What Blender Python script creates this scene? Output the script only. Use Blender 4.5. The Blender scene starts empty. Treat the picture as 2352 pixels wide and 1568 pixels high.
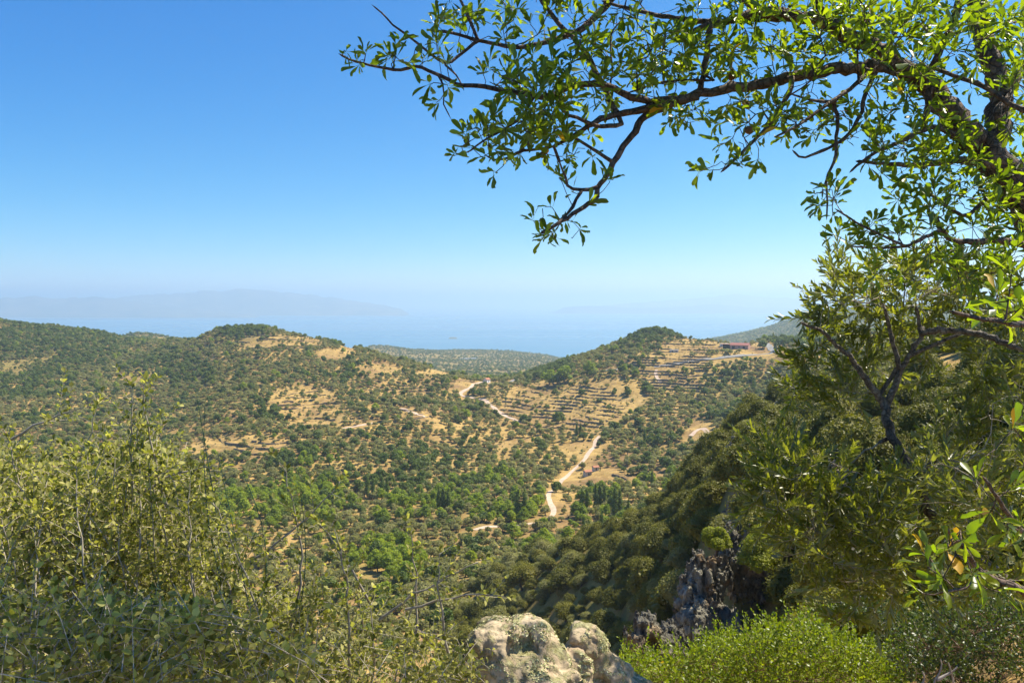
import bpy, math, random
import numpy as np
from math import radians, sin, cos, pi
rng = np.random.default_rng(7)
random.seed(7)
SC = bpy.context.scene
COL = SC.collection

# ------------------------------------------------------------------ camera
CAMZ = 332.0                       # metres above the sea
F, CX, CY = 1846.0, 1176.0, 784.0  # picture measured on a 2352 x 1568 grid
PITCH = math.atan((784.0 - 690.0) / F)
cam_d = bpy.data.cameras.new('camera')
cam = bpy.data.objects.new('camera', cam_d)
COL.objects.link(cam)
cam.location = (0, 0, CAMZ)
cam.rotation_euler = (pi / 2 - PITCH, 0, 0)
cam_d.sensor_width = 36.0
cam_d.lens = 36.0 * F / 2352.0
cam_d.clip_start = 0.05
cam_d.clip_end = 200000.0
SC.camera = cam

# ------------------------------------------------------------------ daylight
SUN_AZ, SUN_EL = radians(64), radians(55)      # azimuth clockwise from +Y
world = bpy.data.worlds.new('World')
SC.world = world
world.use_nodes = True
wn = world.node_tree.nodes
wl = world.node_tree.links
wn.clear()
sky = wn.new('ShaderNodeTexSky')
sky.sky_type = 'NISHITA'
sky.sun_disc = False
sky.sun_elevation = SUN_EL
sky.sun_rotation = SUN_AZ
sky.altitude = 3000
sky.air_density = 1.0
sky.dust_density = 0.0
sky.ozone_density = 6.0
bg = wn.new('ShaderNodeBackground')
bg.inputs['Strength'].default_value = 0.1
wo = wn.new('ShaderNodeOutputWorld')
sep = wn.new('ShaderNodeSeparateColor')
com = wn.new('ShaderNodeCombineColor')
wl.new(sky.outputs[0], sep.inputs[0])
# camera-like colour response, the same for the whole dome
for i, (gain, gam) in enumerate(((1.42, 1.85), (0.78, 1.02), (0.69, 0.58))):
    m1 = wn.new('ShaderNodeMath'); m1.operation = 'MULTIPLY'; m1.inputs[1].default_value = 0.1
    m2 = wn.new('ShaderNodeMath'); m2.operation = 'POWER'; m2.inputs[1].default_value = gam
    m3 = wn.new('ShaderNodeMath'); m3.operation = 'MULTIPLY'; m3.inputs[1].default_value = gain * 10
    wl.new(sep.outputs[i], m1.inputs[0]); wl.new(m1.outputs[0], m2.inputs[0]); wl.new(m2.outputs[0], m3.inputs[0]); wl.new(m3.outputs[0], com.inputs[i])
wl.new(com.outputs[0], bg.inputs[0])
wl.new(bg.outputs[0], wo.inputs[0])

sun_d = bpy.data.lights.new('sun', 'SUN')
sun_d.energy = 5.0
sun_d.angle = radians(0.5)
sun_d.color = (1.0, 0.93, 0.78)
sun = bpy.data.objects.new('sun', sun_d)
COL.objects.link(sun)
sun.location = (0, 0, 900)
sun.rotation_euler = (pi / 2 - SUN_EL, 0, pi - SUN_AZ)

SC.view_settings.view_transform = 'Standard'
SC.view_settings.look = 'None'
SC.view_settings.gamma = 1.0
SC.view_settings.exposure = 0.98
SC.view_settings.use_curve_mapping = False
SC.cycles.use_denoising = True
SC.cycles.max_bounces = 6
SC.cycles.diffuse_bounces = 2
SC.cycles.glossy_bounces = 2
SC.cycles.transmission_bounces = 3
SC.cycles.volume_bounces = 1
SC.cycles.use_adaptive_sampling = True
SC.cycles.adaptive_threshold = 0.015

# ------------------------------------------------------------------ helpers
def mk_mesh(name, V, faces, mats=(), midx=None, smooth=False, attrs=None):
    """faces: list of integer arrays, each (m,3) or (m,4)"""
    me = bpy.data.meshes.new(name)
    V = np.asarray(V, dtype=np.float32)
    faces = [np.asarray(f, dtype=np.int32) for f in faces if len(f)]
    me.vertices.add(len(V))
    me.vertices.foreach_set('co', V.ravel())
    tot = sum(f.size for f in faces)
    me.loops.add(tot)
    me.loops.foreach_set('vertex_index', np.concatenate([f.ravel() for f in faces]) if faces else np.zeros(0, np.int32))
    n = sum(len(f) for f in faces)
    me.polygons.add(n)
    sizes = np.concatenate([np.full(len(f), f.shape[1], np.int32) for f in faces])
    starts = np.concatenate([[0], np.cumsum(sizes)[:-1]]).astype(np.int32)
    me.polygons.foreach_set('loop_start', starts)
    me.polygons.foreach_set('loop_total', sizes)
    for m in mats:
        me.materials.append(m)
    if midx is not None:
        me.polygons.foreach_set('material_index', np.asarray(midx, dtype=np.int32))
    me.polygons.foreach_set('use_smooth', np.full(n, smooth, dtype=bool))
    if attrs:
        for k, a in attrs.items():
            at = me.attributes.new(k, 'FLOAT', 'POINT')
            at.data.foreach_set('value', np.asarray(a, dtype=np.float32))
    me.update(calc_edges=True)
    return me

def obj(name, me, parent=None, loc=None, label=None, category=None, group=None, kind=None, rotz=None, scale=None):
    o = bpy.data.objects.new(name, me)
    COL.objects.link(o)
    if parent is not None:
        o.parent = parent
    if loc is not None:
        o.location = loc
    if rotz is not None:
        o.rotation_euler = (0, 0, rotz)
    if scale is not None:
        o.scale = scale
    for k, v in (('label', label), ('category', category), ('group', group), ('kind', kind)):
        if v:
            o[k] = v
    return o

def ray(u, v):
    u = np.asarray(u, float); v = np.asarray(v, float)
    a = (u - CX) / F
    b = (CY - v) / F
    return np.stack([a, cos(PITCH) + b * sin(PITCH), -sin(PITCH) + b * cos(PITCH)], -1)

def P(u, v, D):
    """world point seen at picture position (u, v) at forward distance D"""
    d = ray(u, v)
    t = np.asarray(D, float) / d[..., 1]
    p = d * t[..., None]
    p[..., 2] += CAMZ
    return p

def proj(p):
    p = np.asarray(p, float)
    x, y, z = p[..., 0], p[..., 1], p[..., 2] - CAMZ
    dep = y * cos(PITCH) - z * sin(PITCH)
    up = y * sin(PITCH) + z * cos(PITCH)
    return CX + F * x / dep, CY - F * up / dep, dep

def _h(ix, iy, iz, seed):
    n = (ix * 374761393 + iy * 668265263 + iz * 2147483647 + seed * 1274126177) & 0xFFFFFFFF
    n = ((n ^ (n >> 13)) * 1274126177) & 0xFFFFFFFF
    n = ((n ^ (n >> 16)) * 2246822519) & 0xFFFFFFFF
    return ((n ^ (n >> 15)) & 0xFFFFFF) / float(0xFFFFFF)

def vnoise(x, y, z=0.0, seed=0):
    x, y, z = np.broadcast_arrays(np.asarray(x, float), np.asarray(y, float), np.asarray(z, float))
    ix, iy, iz = np.floor(x).astype(np.int64), np.floor(y).astype(np.int64), np.floor(z).astype(np.int64)
    fx, fy, fz = x - ix, y - iy, z - iz
    fx, fy, fz = fx * fx * (3 - 2 * fx), fy * fy * (3 - 2 * fy), fz * fz * (3 - 2 * fz)
    r = 0
    for dx in (0, 1):
        wx = fx if dx else 1 - fx
        for dy in (0, 1):
            wy = fy if dy else 1 - fy
            for dz in (0, 1):
                wz = fz if dz else 1 - fz
                r = r + wx * wy * wz * _h(ix + dx, iy + dy, iz + dz, seed)
    return r * 2 - 1

def fbm(x, y, z=0.0, oct=4, seed=0, gain=0.5):
    a, s, t = 1.0, 0.0, 0.0
    for i in range(oct):
        s = s + a * vnoise(np.asarray(x) * 2 ** i, np.asarray(y) * 2 ** i, np.asarray(z) * 2 ** i, seed + i)
        t += a
        a *= gain
    return s / t

def sstep(a, b, x):
    t = np.clip((np.asarray(x, float) - a) / (b - a), 0, 1)
    return t * t * (3 - 2 * t)

# ------------------------------------------------------------------ materials
def new_mat(name):
    m = bpy.data.materials.new(name)
    m.use_nodes = True
    nt = m.node_tree
    nt.nodes.clear()
    return m, nt.nodes, nt.links

def ramp(N, stops, interp='LINEAR'):
    r = N.new('ShaderNodeValToRGB')
    e = r.color_ramp.elements
    r.color_ramp.interpolation = interp
    while len(e) < len(stops):
        e.new(0.5)
    for i, (p, c) in enumerate(stops):
        e[i].position = p
        e[i].color = (*c, 1)
    return r

def noise(N, L, scale, detail=4, rough=0.6, coord=None, dist=0.0):
    n = N.new('ShaderNodeTexNoise')
    n.inputs['Scale'].default_value = scale
    n.inputs['Detail'].default_value = detail
    n.inputs['Roughness'].default_value = rough
    n.inputs['Distortion'].default_value = dist
    if coord is not None:
        L.new(coord, n.inputs['Vector'])
    return n

def mixc(N, L, fac, a, b, blend='MIX'):
    m = N.new('ShaderNodeMix')
    m.data_type = 'RGBA'
    m.blend_type = blend
    for sock, val in ((m.inputs[0], fac), (m.inputs[6], a), (m.inputs[7], b)):
        if isinstance(val, (int, float)):
            sock.default_value = val
        elif isinstance(val, tuple):
            sock.default_value = (*val, 1) if len(val) == 3 else val
        else:
            L.new(val, sock)
    return m.outputs[2]

def foliage_mat(name, cols, trans=0.35, rough=0.55, spec=0.3, tcol=None, nscale=None, vary=0.5, back=None, isl=False):
    """cols: three albedos; varies per object/instance and per leaf"""
    m, N, L = new_mat(name)
    oi = N.new('ShaderNodeObjectInfo')
    geo = N.new('ShaderNodeNewGeometry')
    r = ramp(N, [(0.0, cols[0]), (0.5, cols[1]), (1.0, cols[2])])
    add = N.new('ShaderNodeMath'); add.operation = 'MULTIPLY_ADD'
    src = oi.outputs['Random']
    if isl:
        sm_ = N.new('ShaderNodeMath'); sm_.operation = 'ADD'
        L.new(geo.outputs['Random Per Island'], sm_.inputs[0]); L.new(oi.outputs['Random'], sm_.inputs[1])
        fr_ = N.new('ShaderNodeMath'); fr_.operation = 'FRACT'; L.new(sm_.outputs[0], fr_.inputs[0]); src = fr_.outputs[0]
    L.new(src, add.inputs[0]); add.inputs[1].default_value = vary; add.inputs[2].default_value = (1 - vary) / 2
    if nscale:
        n = noise(N, L, nscale, 3, 0.6, geo.outputs['Position'])
        ad2 = N.new('ShaderNodeMath'); ad2.operation = 'MULTIPLY_ADD'
        L.new(n.outputs[0], ad2.inputs[0]); ad2.inputs[1].default_value = 1.2; ad2.inputs[2].default_value = -0.6
        ad3 = N.new('ShaderNodeMath'); ad3.operation = 'ADD'
        L.new(add.outputs[0], ad3.inputs[0]); L.new(ad2.outputs[0], ad3.inputs[1])
        L.new(ad3.outputs[0], r.inputs[0])
    else:
        L.new(add.outputs[0], r.inputs[0])
    colour = r.outputs[0]
    if back is not None:
        colour = mixc(N, L, geo.outputs['Backfacing'], colour, back)
    bs = N.new('ShaderNodeBsdfPrincipled')
    L.new(colour, bs.inputs['Base Color'])
    bs.inputs['Roughness'].default_value = rough
    bs.inputs['Specular IOR Level'].default_value = spec
    tr = N.new('ShaderNodeBsdfTranslucent')
    tc = mixc(N, L, 1.0, r.outputs[0], tcol or (1.6, 1.7, 0.6), 'MULTIPLY')
    L.new(tc, tr.inputs['Color'])
    mx = N.new('ShaderNodeMixShader'); mx.inputs[0].default_value = trans
    L.new(bs.outputs[0], mx.inputs[1]); L.new(tr.outputs[0], mx.inputs[2])
    o = N.new('ShaderNodeOutputMaterial')
    L.new(mx.outputs[0], o.inputs[0])
    return m

def plain_mat(name, stops, scale=3.0, rough=0.8, bump=0.3, bdist=0.05, detail=6, nrough=0.65, stretch=None, spec=0.3, obj_coords=True):
    m, N, L = new_mat(name)
    tc = N.new('ShaderNodeTexCoord')
    src = tc.outputs['Object'] if obj_coords else tc.outputs['Generated']
    if stretch:
        mp = N.new('ShaderNodeMapping'); mp.inputs['Scale'].default_value = stretch
        L.new(src, mp.inputs[0]); src = mp.outputs[0]
    n = noise(N, L, scale, detail, nrough, src)
    r = ramp(N, stops)
    L.new(n.outputs[0], r.inputs[0])
    bs = N.new('ShaderNodeBsdfPrincipled')
    L.new(r.outputs[0], bs.inputs['Base Color'])
    bs.inputs['Roughness'].default_value = rough
    bs.inputs['Specular IOR Level'].default_value = spec
    if bump:
        n2 = noise(N, L, scale * 4, 5, 0.7, src)
        b = N.new('ShaderNodeBump'); b.inputs['Strength'].default_value = bump; b.inputs['Distance'].default_value = bdist
        L.new(n2.outputs[0], b.inputs['Height']); L.new(b.outputs[0], bs.inputs['Normal'])
    o = N.new('ShaderNodeOutputMaterial')
    L.new(bs.outputs[0], o.inputs[0])
    return m

# ------------------------------------------------------------------ lie of the land
# per bearing (picture column): distance in metres -> metres below the eye
NEAR = [(0.3, -1.75), (2, -1.8), (3.2, -2.2), (6, -3.8), (12, -8)]
COLS = {
 -900: NEAR + [(30, -22), (60, -40), (100, -62), (150, -84), (200, -104), (300, -128), (400, -130), (600, -122), (800, -106), (1000, -84), (1300, -30), (1600, -60), (2500, -200), (3500, -300), (5200, -336)],
 0:    NEAR + [(30, -22), (60, -40), (100, -62), (150, -84), (200, -104), (290, -127), (390, -130), (520, -131), (650, -127), (800, -113), (1000, -92), (1300, -32), (1400, -36), (2000, -150), (3000, -260), (4500, -336)],
 160:  NEAR + [(30, -22), (60, -40), (100, -62), (150, -84), (200, -104), (290, -125), (390, -129), (520, -130), (650, -125), (800, -112), (1000, -91), (1330, -44), (1430, -50), (2000, -150), (3000, -260), (4500, -336)],
 300:  NEAR + [(30, -22), (60, -40), (100, -62), (150, -82), (200, -100), (300, -122), (400, -126), (500, -127), (600, -124), (700, -119), (800, -113), (900, -105), (1000, -95), (1200, -78), (1400, -64), (1550, -80), (2000, -88), (2300, -84), (3000, -200), (4300, -336)],
 420:  NEAR + [(30, -22), (60, -40), (100, -62), (150, -82), (200, -100), (300, -120), (400, -125), (500, -125), (600, -120), (700, -113), (800, -104), (900, -95), (1000, -83), (1250, -60), (1400, -80), (2000, -110), (2300, -104), (3000, -220), (4300, -336)],
 500:  NEAR + [(30, -22), (60, -40), (100, -62), (150, -82), (200, -100), (300, -119), (400, -124), (500, -123), (600, -116), (700, -107), (800, -95), (900, -80), (1000, -62), (1120, -36), (1200, -50), (1600, -140), (3000, -250), (4300, -336)],
 600:  NEAR + [(30, -22), (60, -40), (100, -62), (150, -82), (200, -100), (300, -118), (400, -123), (500, -121), (600, -113), (700, -102), (800, -88), (900, -70), (1000, -48), (1100, -29), (1180, -45), (1500, -120), (3000, -250), (4300, -336)],
 740:  NEAR + [(30, -22), (60, -40), (100, -62), (150, -82), (200, -100), (250, -109), (300, -116), (400, -122), (500, -121), (600, -114), (700, -103), (800, -90), (900, -72), (950, -62), (1050, -45), (1150, -65), (1500, -130), (3000, -250), (4300, -336)],
 860:  NEAR + [(30, -24), (60, -43), (100, -64), (150, -83), (200, -99), (250, -107), (300, -114), (400, -120), (500, -120), (600, -113), (700, -103), (800, -91), (900, -76), (1000, -62), (1100, -80), (1500, -130), (2500, -215), (3300, -195), (3500, -180), (3800, -215), (4600, -336)],
 950:  NEAR + [(30, -26), (60, -45), (100, -66), (150, -84), (200, -98), (250, -105), (300, -111), (400, -119), (500, -121), (600, -115), (700, -105), (800, -93), (900, -82), (950, -77), (1050, -88), (1300, -115), (1600, -143), (2500, -195), (3400, -210), (4000, -250), (5000, -336)],
 1080: NEAR + [(30, -28), (60, -48), (100, -70), (150, -86), (200, -96), (250, -104), (300, -110), (400, -118), (480, -122), (560, -121), (650, -116), (750, -105), (850, -95), (900, -92), (1000, -98), (1150, -116), (1500, -150), (2000, -183), (2800, -218), (3600, -233), (4000, -241), (4800, -310), (5400, -336)],
 1180: NEAR + [(30, -28), (60, -48), (100, -71), (150, -82), (200, -88), (250, -89), (270, -90), (310, -104), (360, -115), (420, -120), (500, -122), (600, -118), (700, -109), (800, -97), (880, -89), (950, -91), (1100, -108), (1500, -150), (2000, -183), (2800, -218), (3600, -238), (4000, -250), (4700, -315), (5200, -336)],
 1250: NEAR + [(30, -28), (60, -49), (100, -68), (150, -77), (200, -80), (245, -80), (290, -96), (340, -111), (400, -118), (480, -121), (600, -118), (700, -107), (800, -94), (870, -87), (930, -81), (980, -79), (1100, -98), (1500, -150), (2200, -190), (3000, -222), (4000, -268), (4500, -315), (4900, -336)],
 1320: NEAR + [(30, -27), (60, -50), (100, -64), (150, -69), (200, -72), (235, -73), (280, -90), (330, -107), (400, -117), (480, -121), (580, -119), (700, -103), (800, -91), (900, -76), (950, -67), (1010, -70), (1200, -120), (3000, -250), (4600, -336)],
 1400: NEAR + [(30, -27), (60, -48), (100, -60), (150, -63), (200, -64), (220, -66), (260, -80), (310, -100), (380, -114), (480, -119), (560, -115), (650, -103), (750, -89), (850, -70), (950, -54), (1020, -58), (1300, -150), (3000, -270), (4500, -336)],
 1480: NEAR + [(30, -26), (60, -40), (100, -46), (150, -50), (200, -56), (250, -77), (300, -98), (370, -111), (480, -118), (560, -112), (650, -101), (750, -84), (850, -60), (900, -47), (950, -36), (1020, -42), (1300, -140), (3000, -260), (4500, -330), (5000, -336)],
 1600: NEAR + [(25, -16), (50, -27), (80, -32), (110, -35), (150, -38), (190, -41), (240, -68), (300, -97), (400, -113), (500, -112), (600, -103), (700, -88), (750, -78), (800, -64), (850, -53), (930, -43), (1000, -50), (1400, -120), (2500, -210), (3500, -182), (4500, -245), (5500, -336)],
 1700: [(0.3, -1.75), (2, -1.8), (3.2, -2.2), (6, -3.6), (12, -7), (25, -13), (45, -24), (62, -30), (74, -22), (90, -21), (130, -24), (200, -30), (250, -55), (320, -88), (400, -99), (500, -101), (600, -97), (700, -84), (750, -73), (800, -61), (850, -51), (900, -48), (960, -52), (1300, -100), (2400, -190), (3500, -150), (4500, -190), (5800, -336)],
 1770: [(0.3, -1.75), (2, -1.8), (3.2, -2.2), (6, -3.6), (12, -6.5), (25, -13), (45, -23), (62, -28.5), (74, -22), (90, -20), (130, -22), (170, -24), (220, -28), (270, -58), (330, -84), (400, -96), (500, -97), (600, -90), (700, -79), (800, -60), (850, -54), (900, -45), (1000, -50), (1300, -95), (2400, -180), (3500, -114), (4500, -160), (6000, -336)],
 1850: [(0.3, -1.75), (2, -1.8), (3.2, -2.2), (6, -3.6), (12, -6), (20, -9), (40, -17), (60, -22), (74, -19.5), (100, -20), (150, -22), (220, -23), (270, -52), (330, -76), (400, -88), (500, -88), (600, -79), (700, -61), (800, -39), (850, -36), (1000, -55), (1300, -85), (2400, -150), (3500, -57), (4500, -90), (6200, -336)],
 2000: [(0.3, -1.75), (2, -1.8), (3.2, -2.2), (6, -3.4), (12, -5), (20, -7.5), (40, -12), (60, -14.5), (80, -15), (110, -15), (150, -16), (200, -18), (240, -30), (300, -55), (400, -70), (600, -60), (800, -32), (900, -34), (1300, -80), (2400, -120), (3500, -25), (4500, -40), (6400, -336)],
 2150: [(0.3, -1.75), (2, -1.8), (3.2, -2.1), (6, -3.2), (12, -4.6), (20, -6.5), (40, -10.5), (60, -12), (80, -12.4), (110, -12), (150, -11), (200, -12), (260, -30), (400, -50), (600, -50), (800, -30), (1300, -70), (2400, -100), (3500, -10), (6500, -336)],
 2350: [(0.3, -1.75), (2, -1.8), (3.2, -2.0), (6, -2.6), (10, -3.2), (20, -4.8), (40, -7), (80, -8), (110, -7), (150, -6), (200, -6), (260, -22), (400, -40), (600, -40), (800, -25), (1300, -60), (2400, -80), (3500, -10), (6500, -336)],
 3500: [(0.3, -1.75), (2, -1.8), (6, -2.2), (10, -2.4), (20, -3), (40, -3), (80, -2), (150, 2), (200, 2), (300, -20), (500, -40), (800, -20), (1300, -60), (3500, -10), (6500, -336)],
}
_uk = sorted(COLS)
UG = np.arange(-900, 3501, 5.0)
LG = np.linspace(math.log(0.3), math.log(9000), 900)
_tab = np.zeros((len(_uk), len(LG)))
for i, u in enumerate(_uk):
    c = COLS[u]
    _tab[i] = np.interp(LG, [math.log(a) for a, _ in c], [b for _, b in c], right=-345)
_k = np.exp(-0.5 * (np.arange(-12, 13) / 3.5) ** 2); _k /= _k.sum()
_tab = np.array([np.convolve(np.pad(r, 12, 'edge'), _k, 'valid') for r in _tab])
ZT = np.zeros((len(UG), len(LG)))
for j in range(len(LG)):
    ZT[:, j] = np.interp(UG, _uk, _tab[:, j])
_k = np.exp(-0.5 * (np.arange(-12, 13) / 4.0) ** 2); _k /= _k.sum()
for j in range(len(LG)):
    ZT[:, j] = np.convolve(np.pad(ZT[:, j], 12, 'edge'), _k, 'valid')

def base_z(x, y):
    y = np.maximum(np.asarray(y, float), 0.3)
    u = np.clip(CX + F * np.asarray(x, float) / y, UG[0], UG[-1] - 0.01)
    l = np.clip(np.log(y), LG[0], LG[-1] - 1e-6)
    a = (u - UG[0]) / 5.0; i = np.clip(a.astype(int), 0, len(UG) - 2); a = a - i
    b = (l - LG[0]) / (LG[1] - LG[0]); j = np.clip(b.astype(int), 0, len(LG) - 2); b = b - j
    return (ZT[i, j] * (1 - a) * (1 - b) + ZT[i + 1, j] * a * (1 - b) + ZT[i, j + 1] * (1 - a) * b + ZT[i + 1, j + 1] * a * b)

# terraced fields: (u, v, ru, rv) of where they are seen, step height
TERR = [(1290, 935, 150, 62, 1.7), (1540, 840, 95, 55, 2.4), (1590, 800, 60, 26, 2.0), (640, 785, 110, 26, 2.4),
        (700, 950, 75, 60, 2.2), (560, 1025, 130, 26, 2.0), (1560, 905, 90, 40, 2.2), (950, 930, 90, 50, 2.2), (1500, 1090, 120, 40, 1.6)]
def terr_mask(u, v):
    m = 0
    for (a, b, ru, rv, h) in TERR:
        m = np.maximum(m, 1 - sstep(0.75, 1.15, np.hypot((u - a) / ru, (v - b) / rv)))
    return m

def ground_z(x, y, fine=True):
    x = np.asarray(x, float); y = np.asarray(y, float)
    z = base_z(x, y)
    D = np.maximum(y, 1)
    amp = np.clip(0.010 * D, 0.0, 7.0) * sstep(8, 60, D)
    z = z + amp * fbm(x / 90.0, y / 90.0, 0, 3, 11)
    z = z + np.clip(0.004 * D, 0.0, 1.6) * fbm(x / 17.0, y / 17.0, 0, 3, 23)
    z = z + 0.10 * fbm(x / 1.3, y / 1.3, 0, 3, 5) * (1 - sstep(60, 120, D))
    if fine:
        u = CX + F * x / D; v = 690 - F * z / D
        m = terr_mask(u, v) * sstep(400, 450, D) * (1 - sstep(1150, 1250, D))
        h = 2.1
        zz = z + 0.9 * fbm(x / 60.0, y / 60.0, 0, 2, 77)
        k = np.floor(zz / h); f = zz / h - k
        q = (k + 0.22 * f + 0.78 * sstep(0.72, 1.0, f)) * h - (zz - z)
        z = z * (1 - m) + q * m
    return z + CAMZ

def nonlin():
    a = np.exp(np.linspace(math.log(0.3), math.log(60), 90))[:-1]
    b = np.linspace(60, 350, 140)[:-1]
    c = np.linspace(350, 1160, 400)[:-1]
    d = np.exp(np.linspace(math.log(1160), math.log(7200), 110))
    return np.concatenate([a, b, c, d])
ROWS = nonlin()
SS = np.linspace(-0.95, 0.98, 520)
DD, S2 = np.meshgrid(ROWS, SS, indexing='ij')
GX = S2 * (DD + 7.0)
GY = DD
GZ = ground_z(GX, GY)
nr, ncol = GX.shape
idx = np.arange(nr * ncol).reshape(nr, ncol)
quads = np.stack([idx[:-1, :-1].ravel(), idx[:-1, 1:].ravel(), idx[1:, 1:].ravel(), idx[1:, :-1].ravel()], -1)

# ray against the land for placing things where they stand
MARCH = np.exp(np.linspace(math.log(15), math.log(7000), 1600))
def ground_at(u, v, dmin=200.0, dmax=7000.0):
    d = ray(u, v)
    Ds = MARCH[(MARCH >= dmin) & (MARCH <= dmax)]
    x = d[0] / d[1] * Ds; z = d[2] / d[1] * Ds + CAMZ
    g = ground_z(x, Ds, False)
    hit = np.nonzero(z <= g)[0]
    if not len(hit):
        i = int(np.argmin(z - g))
    else:
        i = hit[0]
    D = Ds[i]
    if i > 0 and len(hit):
        a, b = z[i - 1] - g[i - 1], z[i] - g[i]
        D = Ds[i - 1] + (Ds[i] - Ds[i - 1]) * a / (a - b + 1e-9)
    X = d[0] / d[1] * D
    return np.array([X, D, float(ground_z(X, D))])

def visible(x, y, z, lift=3.0, n=60):
    """fraction-free line of sight test of points against the land"""
    x = np.asarray(x); y = np.asarray(y); z = np.asarray(z) + lift
    ok = np.ones(x.shape, bool)
    for t in np.linspace(0.04, 0.985, n):
        g = ground_z(x * t, y * t, False)
        ok &= (CAMZ + (z - CAMZ) * t) > g - 0.5
    return ok

# ------------------------------------------------------------------ ground
Uv = CX + F * GX / GY; Vv = 690 - F * (GZ - CAMZ) / GY
GREEN = [(120, 820, 330, 90, .75), (380, 850, 200, 60, .5), (560, 770, 70, 30, .6), (60, 950, 200, 60, .4), (1480, 765, 110, 22, .7), (1260, 855, 70, 28, .6),
         (1470, 850, 60, 18, .6), (1500, 1100, 260, 70, .25), (900, 1200, 520, 70, .55), (880, 1320, 260, 90, .6), (1680, 900, 180, 45, .55), (1850, 730, 320, 60, .9),
         (1050, 815, 200, 22, .55), (850, 790, 40, 18, .8), (620, 950, 60, 22, .4), (620, 1060, 110, 22, .4), (330, 760, 120, 12, .7), (300, 900, 200, 40, .35), (1700, 1000, 120, 60, .2), (900, 1060, 520, 60, .38), (1150, 1010, 260, 40, .22), (1080, 1260, 360, 80, .5), (600, 880, 180, 40, .35)]
def green_cover(u, v, D):
    g = np.zeros(np.shape(u))
    for (a, b, ru, rv, k) in GREEN:
        g = np.maximum(g, k * (1 - sstep(0.5, 1.1, np.hypot((u - a) / ru, (v - b) / rv))))
    lim = np.interp(u, SPU, SPD)
    g = np.where((D < lim + 15) & (D > 8), np.maximum(g, 0.85 * sstep(1000, 1120, u)), g)
    g = np.where(D > 1500, np.maximum(g, np.where(u > 1500, .95, .72)), g)
    for (a, b, ru, rv) in SAND:
        g = g * sstep(0.7, 1.2, np.hypot((u - a) / ru, (v - b) / rv) + 10 * (D > 300))
    return g
SPU = [900, 1080, 1180, 1250, 1320, 1400, 1480, 1600, 1700, 1770, 1850, 2000, 2350, 2800]
SPD = [120, 300, 300, 285, 275, 262, 245, 235, 250, 270, 280, 260, 270, 280]
SAND = [(2010, 1025, 62, 50), (2185, 865, 70, 50), (2050, 1080, 40, 40)]
cover = green_cover(Uv, Vv, GY)

gm, N, L = new_mat('dry_hillside')
at = N.new('ShaderNodeAttribute'); at.attribute_name = 'cover'
geo = N.new('ShaderNodeNewGeometry')
n1 = noise(N, L, 0.018, 6, 0.62, geo.outputs['Position'], 0.4)
n2 = noise(N, L, 0.14, 6, 0.7, geo.outputs['Position'])
n3 = noise(N, L, 1.3, 4, 0.7, geo.outputs['Position'])
soil = ramp(N, [(0.28, (0.20, 0.12, 0.06)), (0.42, (0.31, 0.20, 0.08)), (0.55, (0.43, 0.29, 0.10)), (0.66, (0.36, 0.25, 0.10)), (0.78, (0.40, 0.24, 0.13))])
L.new(n1.outputs[0], soil.inputs[0])
spk = ramp(N, [(0.32, (0.55, 0.52, 0.45)), (0.55, (1, 1, 1)), (0.75, (1.2, 1.15, 1.05))])
L.new(n2.outputs[0], spk.inputs[0])
c1 = mixc(N, L, 1.0, soil.outputs[0], spk.outputs[0], 'MULTIPLY')
gr = ramp(N, [(0.35, (0.08, 0.085, 0.022)), (0.6, (0.15, 0.14, 0.04)), (0.75, (0.22, 0.18, 0.06))])
L.new(n2.outputs[0], gr.inputs[0])
ad = N.new('ShaderNodeMath'); ad.operation = 'ADD'
sb = N.new('ShaderNodeMath'); sb.operation = 'MULTIPLY_ADD'
L.new(n2.outputs[0], sb.inputs[0]); sb.inputs[1].default_value = 2.2; sb.inputs[2].default_value = -1.38
L.new(at.outputs['Fac'], ad.inputs[0]); L.new(sb.outputs[0], ad.inputs[1])
cl = N.new('ShaderNodeMapRange'); L.new(ad.outputs[0], cl.inputs[0])
cl.inputs[1].default_value = 0.15; cl.inputs[2].default_value = 0.75
c2 = mixc(N, L, cl.outputs[0], c1, gr.outputs[0])
fine = ramp(N, [(0.3, (0.7, 0.7, 0.7)), (0.6, (1.08, 1.06, 1.0))]); L.new(n3.outputs[0], fine.inputs[0])
c3 = mixc(N, L, 1.0, c2, fine.outputs[0], 'MULTIPLY')
bs = N.new('ShaderNodeBsdfPrincipled'); L.new(c3, bs.inputs['Base Color']); bs.inputs['Roughness'].default_value = 0.95
bs.inputs['Specular IOR Level'].default_value = 0.1
bp = N.new('ShaderNodeBump'); bp.inputs['Strength'].default_value = 0.7; bp.inputs['Distance'].default_value = 0.6
L.new(n2.outputs[0], bp.inputs['Height']); L.new(bp.outputs[0], bs.inputs['Normal'])
o = N.new('ShaderNodeOutputMaterial'); L.new(bs.outputs[0], o.inputs[0])

land = mk_mesh('hillside_ground', np.stack([GX.ravel(), GY.ravel(), GZ.ravel()], -1), [quads], [gm], smooth=True, attrs={'cover': cover.ravel()})
obj('hillside_ground', land, kind='structure', label='dry golden hillsides and valley falling from the viewpoint to the sea')

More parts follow.
